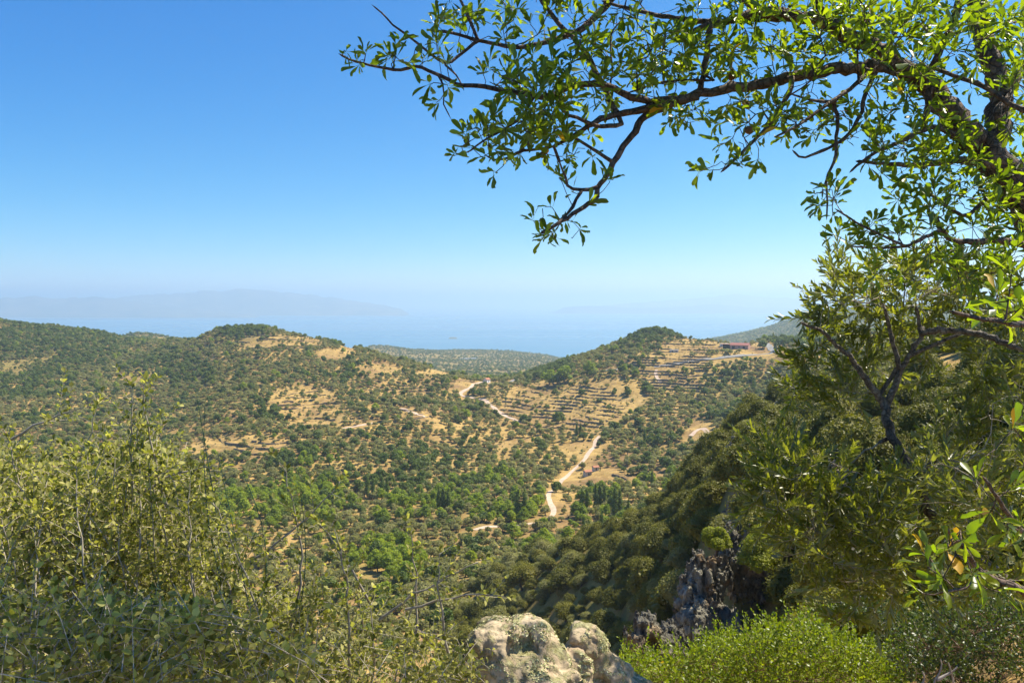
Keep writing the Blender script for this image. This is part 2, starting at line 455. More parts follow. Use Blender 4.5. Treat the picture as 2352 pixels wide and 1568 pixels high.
# ------------------------------------------------------------------ sea
sm, N, L = new_mat('sea_water')
geo = N.new('ShaderNodeNewGeometry')
mp = N.new('ShaderNodeMapping'); mp.inputs['Scale'].default_value = (0.00010, 0.00055, 1); L.new(geo.outputs['Position'], mp.inputs[0])
n = noise(N, L, 1.0, 4, 0.55, mp.outputs[0], 0.6)
r = ramp(N, [(0.35, (0.03, 0.14, 0.25)), (0.7, (0.06, 0.21, 0.33))]); L.new(n.outputs[0], r.inputs[0])
rr = ramp(N, [(0.4, (0.22, 0.22, 0.22)), (0.65, (0.42, 0.42, 0.42))]); L.new(n.outputs[0], rr.inputs[0])
bs = N.new('ShaderNodeBsdfPrincipled'); L.new(r.outputs[0], bs.inputs['Base Color']); L.new(rr.outputs[0], bs.inputs['Roughness'])
bs.inputs['IOR'].default_value = 1.33
n2 = noise(N, L, 0.12, 4, 0.6, geo.outputs['Position'])
bp = N.new('ShaderNodeBump'); bp.inputs['Strength'].default_value = 0.5; bp.inputs['Distance'].default_value = 1.0
L.new(n2.outputs[0], bp.inputs['Height']); L.new(bp.outputs[0], bs.inputs['Normal'])
o = N.new('ShaderNodeOutputMaterial'); L.new(bs.outputs[0], o.inputs[0])
sx = np.linspace(-60000, 60000, 25); sy = np.linspace(1500, 88000, 25)
A, B = np.meshgrid(sx, sy); idx = np.arange(A.size).reshape(A.shape)
obj('sea', mk_mesh('sea', np.stack([A.ravel(), B.ravel(), np.zeros(A.size)], -1),
    [np.stack([idx[:-1, :-1].ravel(), idx[:-1, 1:].ravel(), idx[1:, 1:].ravel(), idx[1:, :-1].ravel()], -1)], [sm]), kind='structure',
    label='calm pale blue sea reaching the horizon')

# ------------------------------------------------------------------ far coasts and islands (each with its own depth)
fm = plain_mat('far_hill_scrub', [(0.35, (0.05, 0.06, 0.03)), (0.55, (0.13, 0.12, 0.07)), (0.7, (0.24, 0.19, 0.12))], scale=0.002, bump=0)
fg = plain_mat('far_wooded_hill', [(0.35, (0.02, 0.035, 0.012)), (0.6, (0.05, 0.065, 0.025)), (0.78, (0.16, 0.13, 0.07))], scale=0.006, bump=0)
def far_ridge(name, D, crest, thick, mat, seed, label, rough=0.10, n=220, m=26):
    us = np.linspace(crest[0][0], crest[-1][0], n)
    vs = np.interp(us, [a for a, _ in crest], [b for _, b in crest])
    k = np.exp(-0.5 * (np.arange(-6, 7) / 2.5) ** 2); k /= k.sum()
    vs = np.convolve(np.pad(vs, 6, 'edge'), k, 'valid')
    h = np.maximum(CAMZ + (690 - vs) / F * D, 0)
    ends = np.minimum(1, np.minimum(np.arange(n), n - 1 - np.arange(n)) / 5.0)
    h = h * (1 + rough * fbm(us / 14.0, D, 0, 4, seed)) * ends
    t = np.linspace(-1, 1, m)
    prof = np.clip(1 - np.abs(t) ** 1.4, 0, 1)
    X = (us[:, None] - CX) / F * (D + thick * t[None, :])
    Y = np.broadcast_to(D + thick * t[None, :], X.shape)
    Z = h[:, None] * prof[None, :] * (1 + 0.25 * (1 - prof[None, :]) * fbm(X / (thick * .35), Y / (thick * .35), 0, 4, seed + 3)) - 12 * (prof[None, :] < 0.02) - 3
    idx = np.arange(n * m).reshape(n, m)
    q = np.stack([idx[:-1, :-1].ravel(), idx[1:, :-1].ravel(), idx[1:, 1:].ravel(), idx[:-1, 1:].ravel()], -1)
    obj(name, mk_mesh(name, np.stack([X.ravel(), Y.ravel(), Z.ravel()], -1), [q], [mat], smooth=True), kind='structure', label=label)
far_ridge('far_coast_hills', 17500, [(-900, 690), (-300, 686), (0, 684), (70, 680), (120, 682), (160, 685), (200, 681), (240, 684), (330, 694), (420, 705), (520, 715), (600, 722)], 2200, fm, 31, 'hazy blue coast hills across the strait')
far_ridge('far_mountain_range', 20500, [(150, 700), (260, 684), (330, 676), (400, 674), (470, 668), (560, 663), (640, 668), (720, 677), (800, 688), (880, 700), (940, 712)], 3000, fm, 47, 'faint hazy mountain range beyond the coast hills')
fi = plain_mat('island_scrub', [(0.35, (0.02, 0.025, 0.02)), (0.7, (0.06, 0.06, 0.04))], scale=0.002, bump=0)
far_ridge('island_ridge', 21500, [(1262, 711), (1300, 704), (1345, 701), (1400, 703), (1450, 707), (1520, 706), (1580, 703), (1625, 697), (1680, 701), (1740, 708), (1790, 706), (1840, 709), (2100, 706), (2350, 700), (2600, 704), (2700, 712)], 900, fi, 53, 'low hazy islands on the horizon', 0.05)
far_ridge('faint_mainland', 25500, [(1350, 706), (1450, 694), (1560, 688), (1640, 682), (1690, 673), (1740, 680), (1850, 686), (2000, 690), (2400, 684), (2700, 700)], 3000, fm, 61, 'barely visible mainland ridge beyond the islands')
far_ridge('wooded_headland', 8300, [(1718, 761), (1735, 755), (1765, 750), (1820, 741), (1900, 735), (2100, 730), (2300, 740)], 420, fg, 67, 'small wooded headland running into the sea')
far_ridge('rocky_islet', 7000, [(1029, 775.5), (1034, 773.2), (1042, 772.8), (1048, 774.0), (1052, 775.8)], 30, fm, 71, 'tiny flat rocky islet alone on the sea', 0.1, 40, 14)

# ------------------------------------------------------------------ haze
hm, N, L = new_mat('sea_haze')
pv = N.new('ShaderNodeVolumePrincipled')
pv.inputs['Color'].default_value = (0.625, 0.79, 0.92, 1)
pv.inputs['Density'].default_value = 1.12e-4
pv.inputs['Anisotropy'].default_value = 0.4
o = N.new('ShaderNodeOutputMaterial'); L.new(pv.outputs[0], o.inputs['Volume'])
bx0, bx1, by0, by1, bz0, bz1 = -62000, 62000, -3000, 90000, -25, 672
V = [(x, y, z) for z in (bz0, bz1) for y in (by0, by1) for x in (bx0, bx1)]
obj('haze', mk_mesh('haze', V, [[(0, 2, 3, 1), (4, 5, 7, 6), (0, 1, 5, 4), (2, 6, 7, 3), (0, 4, 6, 2), (1, 3, 7, 5)]], [hm]), kind='stuff', label='pale summer haze over sea and hills')

# ------------------------------------------------------------------ trees of the valley
def icos(sub=1):
    t = (1 + 5 ** .5) / 2
    v = [(-1, t, 0), (1, t, 0), (-1, -t, 0), (1, -t, 0), (0, -1, t), (0, 1, t), (0, -1, -t), (0, 1, -t), (t, 0, -1), (t, 0, 1), (-t, 0, -1), (-t, 0, 1)]
    f = [(0, 11, 5), (0, 5, 1), (0, 1, 7), (0, 7, 10), (0, 10, 11), (1, 5, 9), (5, 11, 4), (11, 10, 2), (10, 7, 6), (7, 1, 8), (3, 9, 4), (3, 4, 2), (3, 2, 6), (3, 6, 8), (3, 8, 9), (4, 9, 5), (2, 4, 11), (6, 2, 10), (8, 6, 7), (9, 8, 1)]
    v = [np.array(a, float) / np.linalg.norm(a) for a in v]
    for _ in range(sub):
        c = {}; nf = []
        def mid(a, b):
            k = (min(a, b), max(a, b))
            if k not in c:
                p = v[a] + v[b]; v.append(p / np.linalg.norm(p)); c[k] = len(v) - 1
            return c[k]
        for a, b, d in f:
            x, y, z = mid(a, b), mid(b, d), mid(d, a)
            nf += [(a, x, z), (b, y, x), (d, z, y), (x, y, z)]
        f = nf
    return np.array(v), np.array(f)
ICO0, ICO1, ICO2 = icos(0), icos(1), icos(2)

def unit(v):
    return v / np.maximum(np.linalg.norm(v, axis=-1, keepdims=True), 1e-9)

def leaf_cards(C, Nn, size, rs, aspect=1.0):
    """one bent diamond per centre: 4 vertices, 2 triangles"""
    n = len(C)
    r = unit(rs.normal(size=(n, 3)))
    t = unit(np.cross(Nn, r)); b = np.cross(Nn, t)
    s = size * rs.uniform(0.6, 1.3, (n, 1))
    v = np.stack([C + t * s, C + b * s * aspect + Nn * s * .25, C - t * s, C - b * s * aspect + Nn * s * .25], 1)
    i = np.arange(n)[:, None] * 4
    return v.reshape(-1, 3), np.concatenate([i + [0, 1, 2], i + [0, 2, 3]], 0)

def crown(seed, W, H, nl, nleaf, lsize, z0=0.0, openness=0.0, core=0.72, flat=1.0, coresub=1, shape='round', inner=0.15):
    rs = np.random.default_rng(seed)
    # lobes inside a dome
    cen = []; rad = []
    for i in range(nl):
        a = rs.uniform(0, 2 * pi)
        if shape == 'column':
            h = (i + .5) / nl
            rr = 0.16 * W * rs.uniform(0, 1)
            w = W * 0.5 * (0.55 + 0.75 * math.sin(pi * min(1, h * 0.9 + 0.12))) * 0.8
            cen.append((rr * cos(a), rr * sin(a), z0 + H * (0.06 + 0.88 * h))); rad.append((w * .8, w * .8, H / nl * 1.3))
        elif shape == 'cone':
            h = (i + .5) / nl
            w = W * 0.5 * (1.05 - h)
            rr = 0.35 * w
            cen.append((rr * cos(a), rr * sin(a), z0 + H * (0.05 + 0.9 * h))); rad.append((w * .9, w * .9, H / nl * 1.3))
        else:
            q = rs.uniform(0, 1) ** .6
            h = rs.uniform(0.12, 1.0)
            rr = W * .5 * .68 * q * math.sqrt(max(0, 1 - (h * .85) ** 2)) 
            k = rs.uniform(.24, .40) * W * .55
            cen.append((rr * cos(a), rr * sin(a), z0 + H * (0.12 + 0.68 * h * (1 - 0.45 * q))))
            rad.append((k, k, k * rs.uniform(.7, 1.0) * flat))
    cen = np.array(cen); rad = np.array(rad)
    area = (rad[:, 0] ** 2); pr = area / area.sum()
    li = rs.choice(nl, nleaf, p=pr)
    d = unit(rs.normal(size=(nleaf, 3))); d[:, 2] = np.where(d[:, 2] < -0.5, -d[:, 2], d[:, 2]); 
    rr = np.where(rs.uniform(size=(nleaf, 1)) < inner, rs.uniform(.5, .9, (nleaf, 1)), rs.uniform(.88, 1.1 + openness, (nleaf, 1)))
    C = cen[li] + d * rad[li] * rr
    Nn = unit(d + rs.normal(size=(nleaf, 3)) * .55 + [0, 0, .25])
    # drop the leaves buried in another lobe
    keep = np.ones(nleaf, bool)
    for j in range(nl):
        q = (((C - cen[j]) / (rad[j] * .80)) ** 2).sum(-1)
        keep &= ~((q < 1) & (li != j))
    C, Nn = C[keep], Nn[keep]
    V, T = leaf_cards(C, Nn, lsize, rs)
    Vs, Ts = [V], [T]
    off = len(V)
    if core:
        bv, bf = (ICO0, ICO1, ICO2)[coresub]
        for j in range(nl):
            w = cen[j] + bv * rad[j] * core * (1 + .18 * rs.normal(size=(len(bv), 1)))
            Vs.append(w); Ts.append(bf + off); off += len(bv)
    return np.concatenate(Vs), np.concatenate(Ts)

def tube(path, rad, sides=6):
    """path (n,3), rad (n) -> V, quads"""
    path = np.asarray(path, float); n = len(path)
    t = np.gradient(path, axis=0); t = unit(t)
    ref = np.eye(3)[int(np.argmin(np.abs(t).max(0)))][None]
    a = unit(np.cross(t, ref)); b = np.cross(t, a)
    ang = np.arange(sides) * 2 * pi / sides
    V = path[:, None] + np.asarray(rad)[:, None, None] * (a[:, None] * np.cos(ang)[None, :, None] + b[:, None] * np.sin(ang)[None, :, None])
    i = np.arange(n - 1)[:, None] * sides; j = np.arange(sides)[None]; j2 = (j + 1) % sides
    Q = np.stack([i + j, i + j2, i + sides + j2, i + sides + j], -1).reshape(-1, 4)
    return V.reshape(-1, 3), Q

def trunk_mesh(seed, h, r, spread, name, mat, nb=4):
    rs = np.random.default_rng(seed)
    Vs, Qs, off = [], [], 0
    lean = rs.normal(size=2) * .08 * h
    top = np.array([lean[0], lean[1], h * .5])
    p = [np.array([0, 0, -.3]), np.array([0.02, 0, .02]), top * .5 + [rs.normal() * .04, 0, 0], top]
    v, q = tube(p, [r * 1.5, r * 1.15, r, r * .85], 7); Vs.append(v); Qs.append(q); off += len(v)
    for k in range(nb):
        a = rs.uniform(0, 2 * pi) + k * 2 * pi / nb
        e = top + [cos(a) * spread, sin(a) * spread, h * .42]
        m = (top + e) / 2 + rs.normal(size=3) * .08 * h
        v, q = tube([top - [0, 0, .1], m, e], [r * .7, r * .5, r * .25], 5)
        Vs.append(v); Qs.append(q + off); off += len(v)
    return mk_mesh(name, np.concatenate(Vs), [np.concatenate(Qs)], [mat], smooth=True)

M_olive = foliage_mat('olive_foliage', [(.180, .180, .055), (.275, .262, .095), (.36, .335, .14)], trans=0.5, tcol=(1.25, 1.3, .6), nscale=0.5)
M_oak = foliage_mat('oak_foliage', [(.060, .100, .012), (.115, .160, .020), (.190, .220, .036)], trans=0.45, tcol=(1.25, 1.3, .6), nscale=0.5)
M_maq = foliage_mat('evergreen_oak_foliage', [(.080, .085, .008), (.160, .155, .014), (.250, .225, .026)], trans=0.36, tcol=(1.25, 1.3, .6), nscale=0.5)
M_broad = foliage_mat('broadleaf_foliage', [(.130, .190, .012), (.250, .310, .015), (.380, .420, .025)], trans=0.5, tcol=(1.25, 1.3, .6), nscale=0.5)
M_pop = foliage_mat('poplar_foliage', [(.080, .130, .016), (.150, .195, .024), (.230, .280, .045)], trans=0.45, tcol=(1.25, 1.3, .6), nscale=0.5)
M_bark = plain_mat('tree_bark', [(0.3, (0.05, 0.035, 0.025)), (0.7, (0.16, 0.12, 0.09))], scale=3, bump=.5)

def cm(name, mat, *a, **k):
    V, T = crown(*a, **k)
    return mk_mesh(name, V, [T], [mat], smooth=False)
# (crown meshes, trunk mesh) of each kind
OL = [(cm('crown', M_olive, 100 + i, 6.0, 3.9, 9, 420, .30, z0=.9, openness=.15, core=.62, coresub=1), trunk_mesh(i, 3.0, .22, 1.2, 'trunk', M_bark)) for i in range(6)]
OLF = [cm('olive_crown', M_olive, 140 + i, 6.2, 4.3, 6, 130, .42, z0=.3, openness=.1, core=.75, coresub=0) for i in range(4)]
OAK = [(cm('crown', M_oak, 200 + i, 7.5, 5.6, 11, 520, .36, z0=.7, core=.74), trunk_mesh(20 + i, 3.4, .26, 1.4, 'trunk', M_bark)) for i in range(4)]
OAKF = [cm('oak_crown', M_oak, 240 + i, 7.5, 5.0, 7, 140, .5, z0=0, core=.8, coresub=0) for i in range(3)]
BRD = [(cm('crown', M_broad, 300 + i, 8.0, 7.2, 13, 700, .34, z0=1.0, openness=.1, core=.7), trunk_mesh(30 + i, 4.2, .25, 1.5, 'trunk', M_bark)) for i in range(4)]
POP = [(cm('crown', M_pop, 320 + i, 3.6, 15.5, 11, 800, .30, z0=.8, core=.68, shape='column'), trunk_mesh(40 + i, 4.5, .2, .3, 'trunk', M_bark)) for i in range(3)]
PIN = [(cm('crown', M_oak, 340 + i, 5.0, 9.5, 8, 520, .32, z0=.8, core=.7, shape='cone'), trunk_mesh(50 + i, 4.0, .2, .3, 'trunk', M_bark)) for i in range(2)]
MAQ = [(cm('crown', M_maq, 400 + i, 6.4, 4.6, 19, 6000, .085, z0=.5, openness=.22, core=.80, coresub=2, inner=.1), trunk_mesh(60 + i, 2.6, .2, 1.2, 'trunk', M_bark)) for i in range(6)]
GSC = [(cm('crown', M_olive, 460 + i, 6.0, 3.6, 14, 4200, .09, z0=.3, openness=.2, core=.72, coresub=2, inner=.15), trunk_mesh(70 + i, 2.2, .16, 1.0, 'trunk', M_bark)) for i in range(3)]

def scatter(name, pts, rot, scl, protos, label, var):
    """uncountable mass: one object per kind, copies of the crown meshes on its points"""
    pc = bpy.data.collections.new(name + '_sources')
    for i, me in enumerate(protos):
        q = bpy.data.objects.new('%s_source_%02d' % (name, i), me); pc.objects.link(q)
    me = bpy.data.meshes.new(name); me.vertices.add(len(pts)); me.vertices.foreach_set('co', np.asarray(pts, np.float32).ravel())
    for k, a, ty in (('rz', rot, 'FLOAT'), ('sc', scl, 'FLOAT'), ('vi', var, 'INT')):
        at = me.attributes.new(k, ty, 'POINT'); at.data.foreach_set('value', np.asarray(a, np.int32 if ty == 'INT' else np.float32))
    o = obj(name, me, kind='stuff', label=label)
    ng = bpy.data.node_groups.new(name, 'GeometryNodeTree')
    ng.interface.new_socket('Geometry', in_out='INPUT', socket_type='NodeSocketGeometry')
    ng.interface.new_socket('Geometry', in_out='OUTPUT', socket_type='NodeSocketGeometry')
    N, L = ng.nodes, ng.links
    gi, go = N.new('NodeGroupInput'), N.new('NodeGroupOutput')
    ci = N.new('GeometryNodeCollectionInfo'); ci.inputs['Collection'].default_value = pc
    ci.inputs['Separate Children'].default_value = True; ci.inputs['Reset Children'].default_value = True
    ip = N.new('GeometryNodeInstanceOnPoints'); ip.inputs['Pick Instance'].default_value = True
    def attr(n, t):
        a = N.new('GeometryNodeInputNamedAttribute'); a.data_type = t; a.inputs['Name'].default_value = n; return a.outputs['Attribute']
    L.new(attr('vi', 'INT'), ip.inputs['Instance Index'])
    cx = N.new('ShaderNodeCombineXYZ'); L.new(attr('rz', 'FLOAT'), cx.inputs[2])
    er = N.new('FunctionNodeEulerToRotation'); L.new(cx.outputs[0], er.inputs[0]); L.new(er.outputs[0], ip.inputs['Rotation'])
    L.new(attr('sc', 'FLOAT'), ip.inputs['Scale'])
    L.new(gi.outputs[0], ip.inputs['Points']); L.new(ci.outputs[0], ip.inputs['Instance']); L.new(ip.outputs[0], go.inputs[0])
    md = o.modifiers.new('spread', 'NODES'); md.node_group = ng
    return o

def jgrid(x0, x1, y0, y1, s, seed, jit=.42):
    rs = np.random.default_rng(seed)
    A, B = np.meshgrid(np.arange(x0, x1, s), np.arange(y0, y1, s))
    A = A.ravel() + rs.uniform(-jit, jit, A.size) * s; B = B.ravel() + rs.uniform(-jit, jit, B.size) * s
    return A, B, rs

SPARSE = [(1290, 935, 165, 66, .22), (1420, 915, 80, 40, .26), (1545, 850, 95, 52, .30), (1590, 797, 75, 24, .18), (1705, 802, 120, 17, .04), (1770, 824, 60, 12, .05),
          (600, 780, 70, 18, .2), (690, 785, 60, 14, .4), (770, 815, 50, 15, .12), (795, 800, 20, 12, .05), (865, 850, 55, 15, .12), (1000, 860, 48, 9, .03), (1062, 886, 30, 14, .04),
          (700, 930, 90, 55, .42), (740, 955, 60, 35, .3), (560, 1022, 140, 22, .35), (30, 845, 40, 20, .35), (310, 868, 60, 12, .45), (1150, 995, 150, 42, .6), (900, 905, 100, 42, .6),
          (1020, 1000, 100, 45, .65), (1345, 1035, 60, 26, .15), (1410, 1080, 90, 40, .5), (1550, 1110, 60, 30, .55), (1600, 992, 60, 25, .35), (1300, 1170, 60, 50, .5), (830, 1330, 40, 30, .3), (450, 1040, 60, 12, .4)]
OAKZ = [(110, 790, 190, 60, .55), (380, 850, 110, 30, .5), (560, 765, 70, 16, .8), (1480, 768, 100, 18, .85), (1270, 852, 50, 24, .9), (1470, 850, 45, 17, .9), (620, 950, 55, 22, .85), (830, 855, 60, 20, .6),
        (620, 1060, 110, 18, .7), (60, 880, 120, 40, .5), (1650, 880, 60, 20, .35), (1450, 895, 60, 14, .6), (1700, 960, 90, 26, .5), (950, 1060, 140, 22, .45), (1530, 1010, 60, 24, .4), (900, 1110, 200, 22, .4), (800, 790, 40, 10, .7), (1850, 780, 90, 30, .9)]
BRZ = [(900, 1168, 480, 34, .35), (880, 1300, 95, 55, .85), (1180, 1203, 130, 18, .75), (700, 1150, 120, 60, .55), (1330, 1200, 110, 50, .3), (1010, 1160, 60, 16, .6), (1470, 1120, 120, 40, .22), (730, 1060, 60, 20, .4), (1130, 1110, 90, 14, .4), (620, 1180, 160, 45, .6), (1220, 1270, 60, 18, .6)]
def zone(Z, u, v, base):
    r = np.full(np.shape(u), float(base))
    for (a, b, ru, rv, k) in Z:
        w = 1 - sstep(.7, 1.15, np.hypot((u - a) / ru, (v - b) / rv))
        r = r * (1 - w) + k * w
    return r
ROADS = [
 ('dirt', [(1123, 878), (1100, 878), (1086, 882), (1080, 891), (1062, 900), (1053, 905), (1070, 911), (1103, 915), (1123, 925), (1133, 937), (1153, 948), (1180, 963), (1194, 968)], 4),
 ('asphalt', [(1123, 880), (1160, 879), (1178, 875), (1194, 869)], 6),
 ('asphalt', [(1372, 854), (1392, 851), (1422, 848)], 6),
 ('asphalt', [(1500, 842), (1568, 833), (1635, 825), (1702, 818), (1753, 813), (1783, 808), (1769, 800), (1761, 788)], 7),
 ('dirt', [(1380, 1000), (1366, 1010), (1366, 1027), (1350, 1041), (1340, 1060), (1321, 1075), (1305, 1091), (1283, 1112), (1258, 1132), (1262, 1152), (1276, 1176), (1254, 1199), (1224, 1201), (1170, 1208), (1120, 1207), (1086, 1218)], 3.2),
 ('dirt', [(784, 985), (838, 975), (860, 970)], 3.5),
 ('dirt', [(918, 937), (945, 945), (979, 957)], 3.5),
 ('dirt', [(1585, 1004), (1612, 979), (1628, 998)], 3.5),
 ('dirt', [(1508, 845), (1505, 862), (1520, 880)], 3.0),
]
def chaikin(p, n=2):
    p = np.asarray(p, float)
    for _ in range(n):
        q = .75 * p[:-1] + .25 * p[1:]; r = .25 * p[:-1] + .75 * p[1:]
        p = np.concatenate([p[:1], np.stack([q, r], 1).reshape(-1, p.shape[1]), p[-1:]])
    return p
road_pts = []
M_dirt = plain_mat('pale_dirt', [(0.3, (0.42, 0.29, 0.20)), (0.7, (0.60, 0.45, 0.33))], scale=.4, bump=.3)
M_asph = plain_mat('worn_asphalt', [(0.3, (0.16, 0.15, 0.14)), (0.7, (0.26, 0.25, 0.23))], scale=.4, bump=.1)
RL = ['pale dirt track bending down from the saddle through the groves', 'short strip of asphalt road leaving the saddle beside the white chapel', 'short grey road seen under the dark oaks of the wooded knoll',
      'asphalt road curving past the red roofed barn', 'pale dirt track running down the valley to the poplars', 'narrow dirt path below the bare slope', 'narrow dirt path among the olives under the ridge',
      'narrow dirt path bending on the slope above the rocky spur', 'narrow footpath climbing the terraced knoll']
for ri, (kind, pts, w) in enumerate(ROADS):
    pw = np.array([ground_at(a, b) for a, b in pts])
    pw = chaikin(pw[:, :2], 2)
    seg = np.linalg.norm(np.diff(pw, axis=0), axis=1); s = np.concatenate([[0], np.cumsum(seg)])
    m = max(8, int(s[-1] / 2.0)); t = np.linspace(0, s[-1], m)
    pw = np.stack([np.interp(t, s, pw[:, 0]), np.interp(t, s, pw[:, 1])], -1)
    k = np.ones(5) / 5
    pw = np.stack([np.convolve(np.pad(pw[:, i], 2, 'edge'), k, 'valid') for i in (0, 1)], -1)
    tn = unit(np.gradient(pw, axis=0)); nn = np.stack([-tn[:, 1], tn[:, 0]], -1)
    off = np.linspace(-.5, .5, 5)
    ww = w * (1 + .22 * fbm(np.arange(m) / 6.0, ri * 7.0, 0, 2, 3))
    G = pw[:, None] + nn[:, None] * (off[None, :, None] * ww[:, None, None])
    zc = ground_z(pw[:, 0], pw[:, 1], True)
    zc = np.convolve(np.pad(zc, 4, 'edge'), np.ones(9) / 9, 'valid')
    z = np.maximum(ground_z(G[..., 0], G[..., 1], True) + .12, zc[:, None] - .15) 
    idx = np.arange(m * 5).reshape(m, 5)
    q = np.stack([idx[:-1, :-1].ravel(), idx[:-1, 1:].ravel(), idx[1:, 1:].ravel(), idx[1:, :-1].ravel()], -1)
    obj('dirt_track' if kind == 'dirt' else 'asphalt_road', mk_mesh('road', np.concatenate([G, z[..., None]], -1).reshape(-1, 3), [q], [M_dirt if kind == 'dirt' else M_asph], smooth=True), kind='structure', label=RL[ri])
    road_pts.append((pw, w))
def near_road(x, y):
    m = np.zeros(x.shape, bool)
    for pw, w in road_pts:
        for a in pw[::2]:
            m |= (np.hypot(x - a[0], (y - a[1]) ) < w * .5 + 2.2)
            m |= (np.abs(x - a[0] * y / a[1]) < w * .55 + 1) & (y < a[1]) & (y > a[1] - (14 if w > 5 else 7))
    return m
BUILD = [(1704, 801), (1666, 796), (1550, 809), (1118, 879), (1350, 1093), (1369, 1083), (1073, 825)]
BW = np.array([ground_at(*b) for b in BUILD])
CLIFF = [(1680, 1420, 118, 190), (1695, 1175, 44, 72), (1683, 1045, 24, 40), (1788, 955, 26, 28), (1642, 1100, 20, 34), (1500, 1450, 40, 24), (1775, 1490, 85, 125)]

# --- candidate trees, 225 m to 1400 m
x, y, rs = jgrid(-1100, 1150, 225, 1420, 5.7, 5)
s = x / y
k = (np.abs(s + .02) < .80); x, y = x[k], y[k]
zb = base_z(x, y); u = CX + F * x / y; v = 690 - F * zb / y
lim = np.interp(u, SPU, SPD)
clump = .5 + .5 * fbm(x / 38.0, y / 38.0, 0, 3, 91)
dens = zone(SPARSE, u, v, .97)
keep = (y > lim) & (rs.uniform(size=x.size) < dens * (0.72 + .56 * clump)) & ~near_road(x, y)
for b in BW:
    keep &= ~((np.abs(x - b[0] * y / b[1]) < 14) & (y < b[1] + 12) & (y > b[1] - 30))
for (a, b, ru, rv) in SAND:
    keep &= (np.hypot((u - a) / ru, (v - b) / rv) > 1) | (y > 300)
x, y, u, v, clump = x[keep], y[keep], u[keep], v[keep], clump[keep]
z = ground_z(x, y) - .1
cl2 = .5 + .5 * fbm(x / 55.0, y / 55.0, 0, 3, 131)
pb = zone(BRZ, u, v, .02) * (0.3 + 1.4 * cl2)
po = zone(OAKZ, u, v, .10) * (.3 + 1.5 * (.5 + .5 * fbm(x / 45.0, y / 45.0, 0, 3, 17)))
r_ = rs.uniform(size=x.size)
kind = np.where(r_ < pb, 2, np.where(r_ < pb + po, 1, 0))
scl = (.50 + .72 * rs.uniform(0, 1, x.size) ** .8) * (.85 + .4 * (.5 + .5 * fbm(x / 30., y / 30., 0, 2, 301))) * np.where(zone(SPARSE, u, v, .86) < .5, .78, 1.0)
scl = np.where(kind == 2, scl * .95, np.where(kind == 1, scl * 1.12, scl))
rot = rs.uniform(0, 2 * pi, x.size)
vis = visible(x, y, z, 3.5, 45) & (u > -40) & (u < 1880)
LEFTLINE = ([-100, 0, 120, 330, 430, 520, 640, 780, 900, 1000, 1100, 1170], [960, 960, 930, 900, 960, 1110, 1180, 1240, 1330, 1330, 1380, 1410])
cov = (v > np.interp(u, *LEFTLINE)) & (u < 1170)
cov |= (u > 1840)
cand = vis & ~cov
size = scl / y

def region(u, v, y):
    if y > 900 and u < 470: return 'on the dark green slope of the long western hill'
    if u < 760 and v < 830: return 'on the crest of the pointed hill'
    if u < 700 and v < 1010: return 'on the flank below the pointed hill'
    if u < 840 and v < 1010: return 'beside the bare tan slope under the pointed hill'
    if u < 1060 and v < 900: return 'on the ridge running down to the saddle'
    if u < 1180 and v < 1010: return 'in the golden groves beneath the saddle'
    if u < 1440 and v < 900: return 'on the wooded shoulder beside the saddle'
    if u < 1440 and v < 1000: return 'on the terraced golden bowl of the valley'
    if u < 1640 and v < 880: return 'on the terraced knoll'
    if u >= 1440 and v < 870: return 'by the road near the red roofed barn'
    if u >= 1440 and v < 1010: return 'on the olive slope below the barn'
    if u >= 1440: return 'between the valley track and the rocky spur'
    if u >= 1230 and v < 1210: return 'beside the pale track in the valley'
    if v < 1090: return 'in the groves of the middle valley'
    if v < 1215: return 'in the green belt on the valley floor'
    return 'in the dense grove at the foot of the spur'

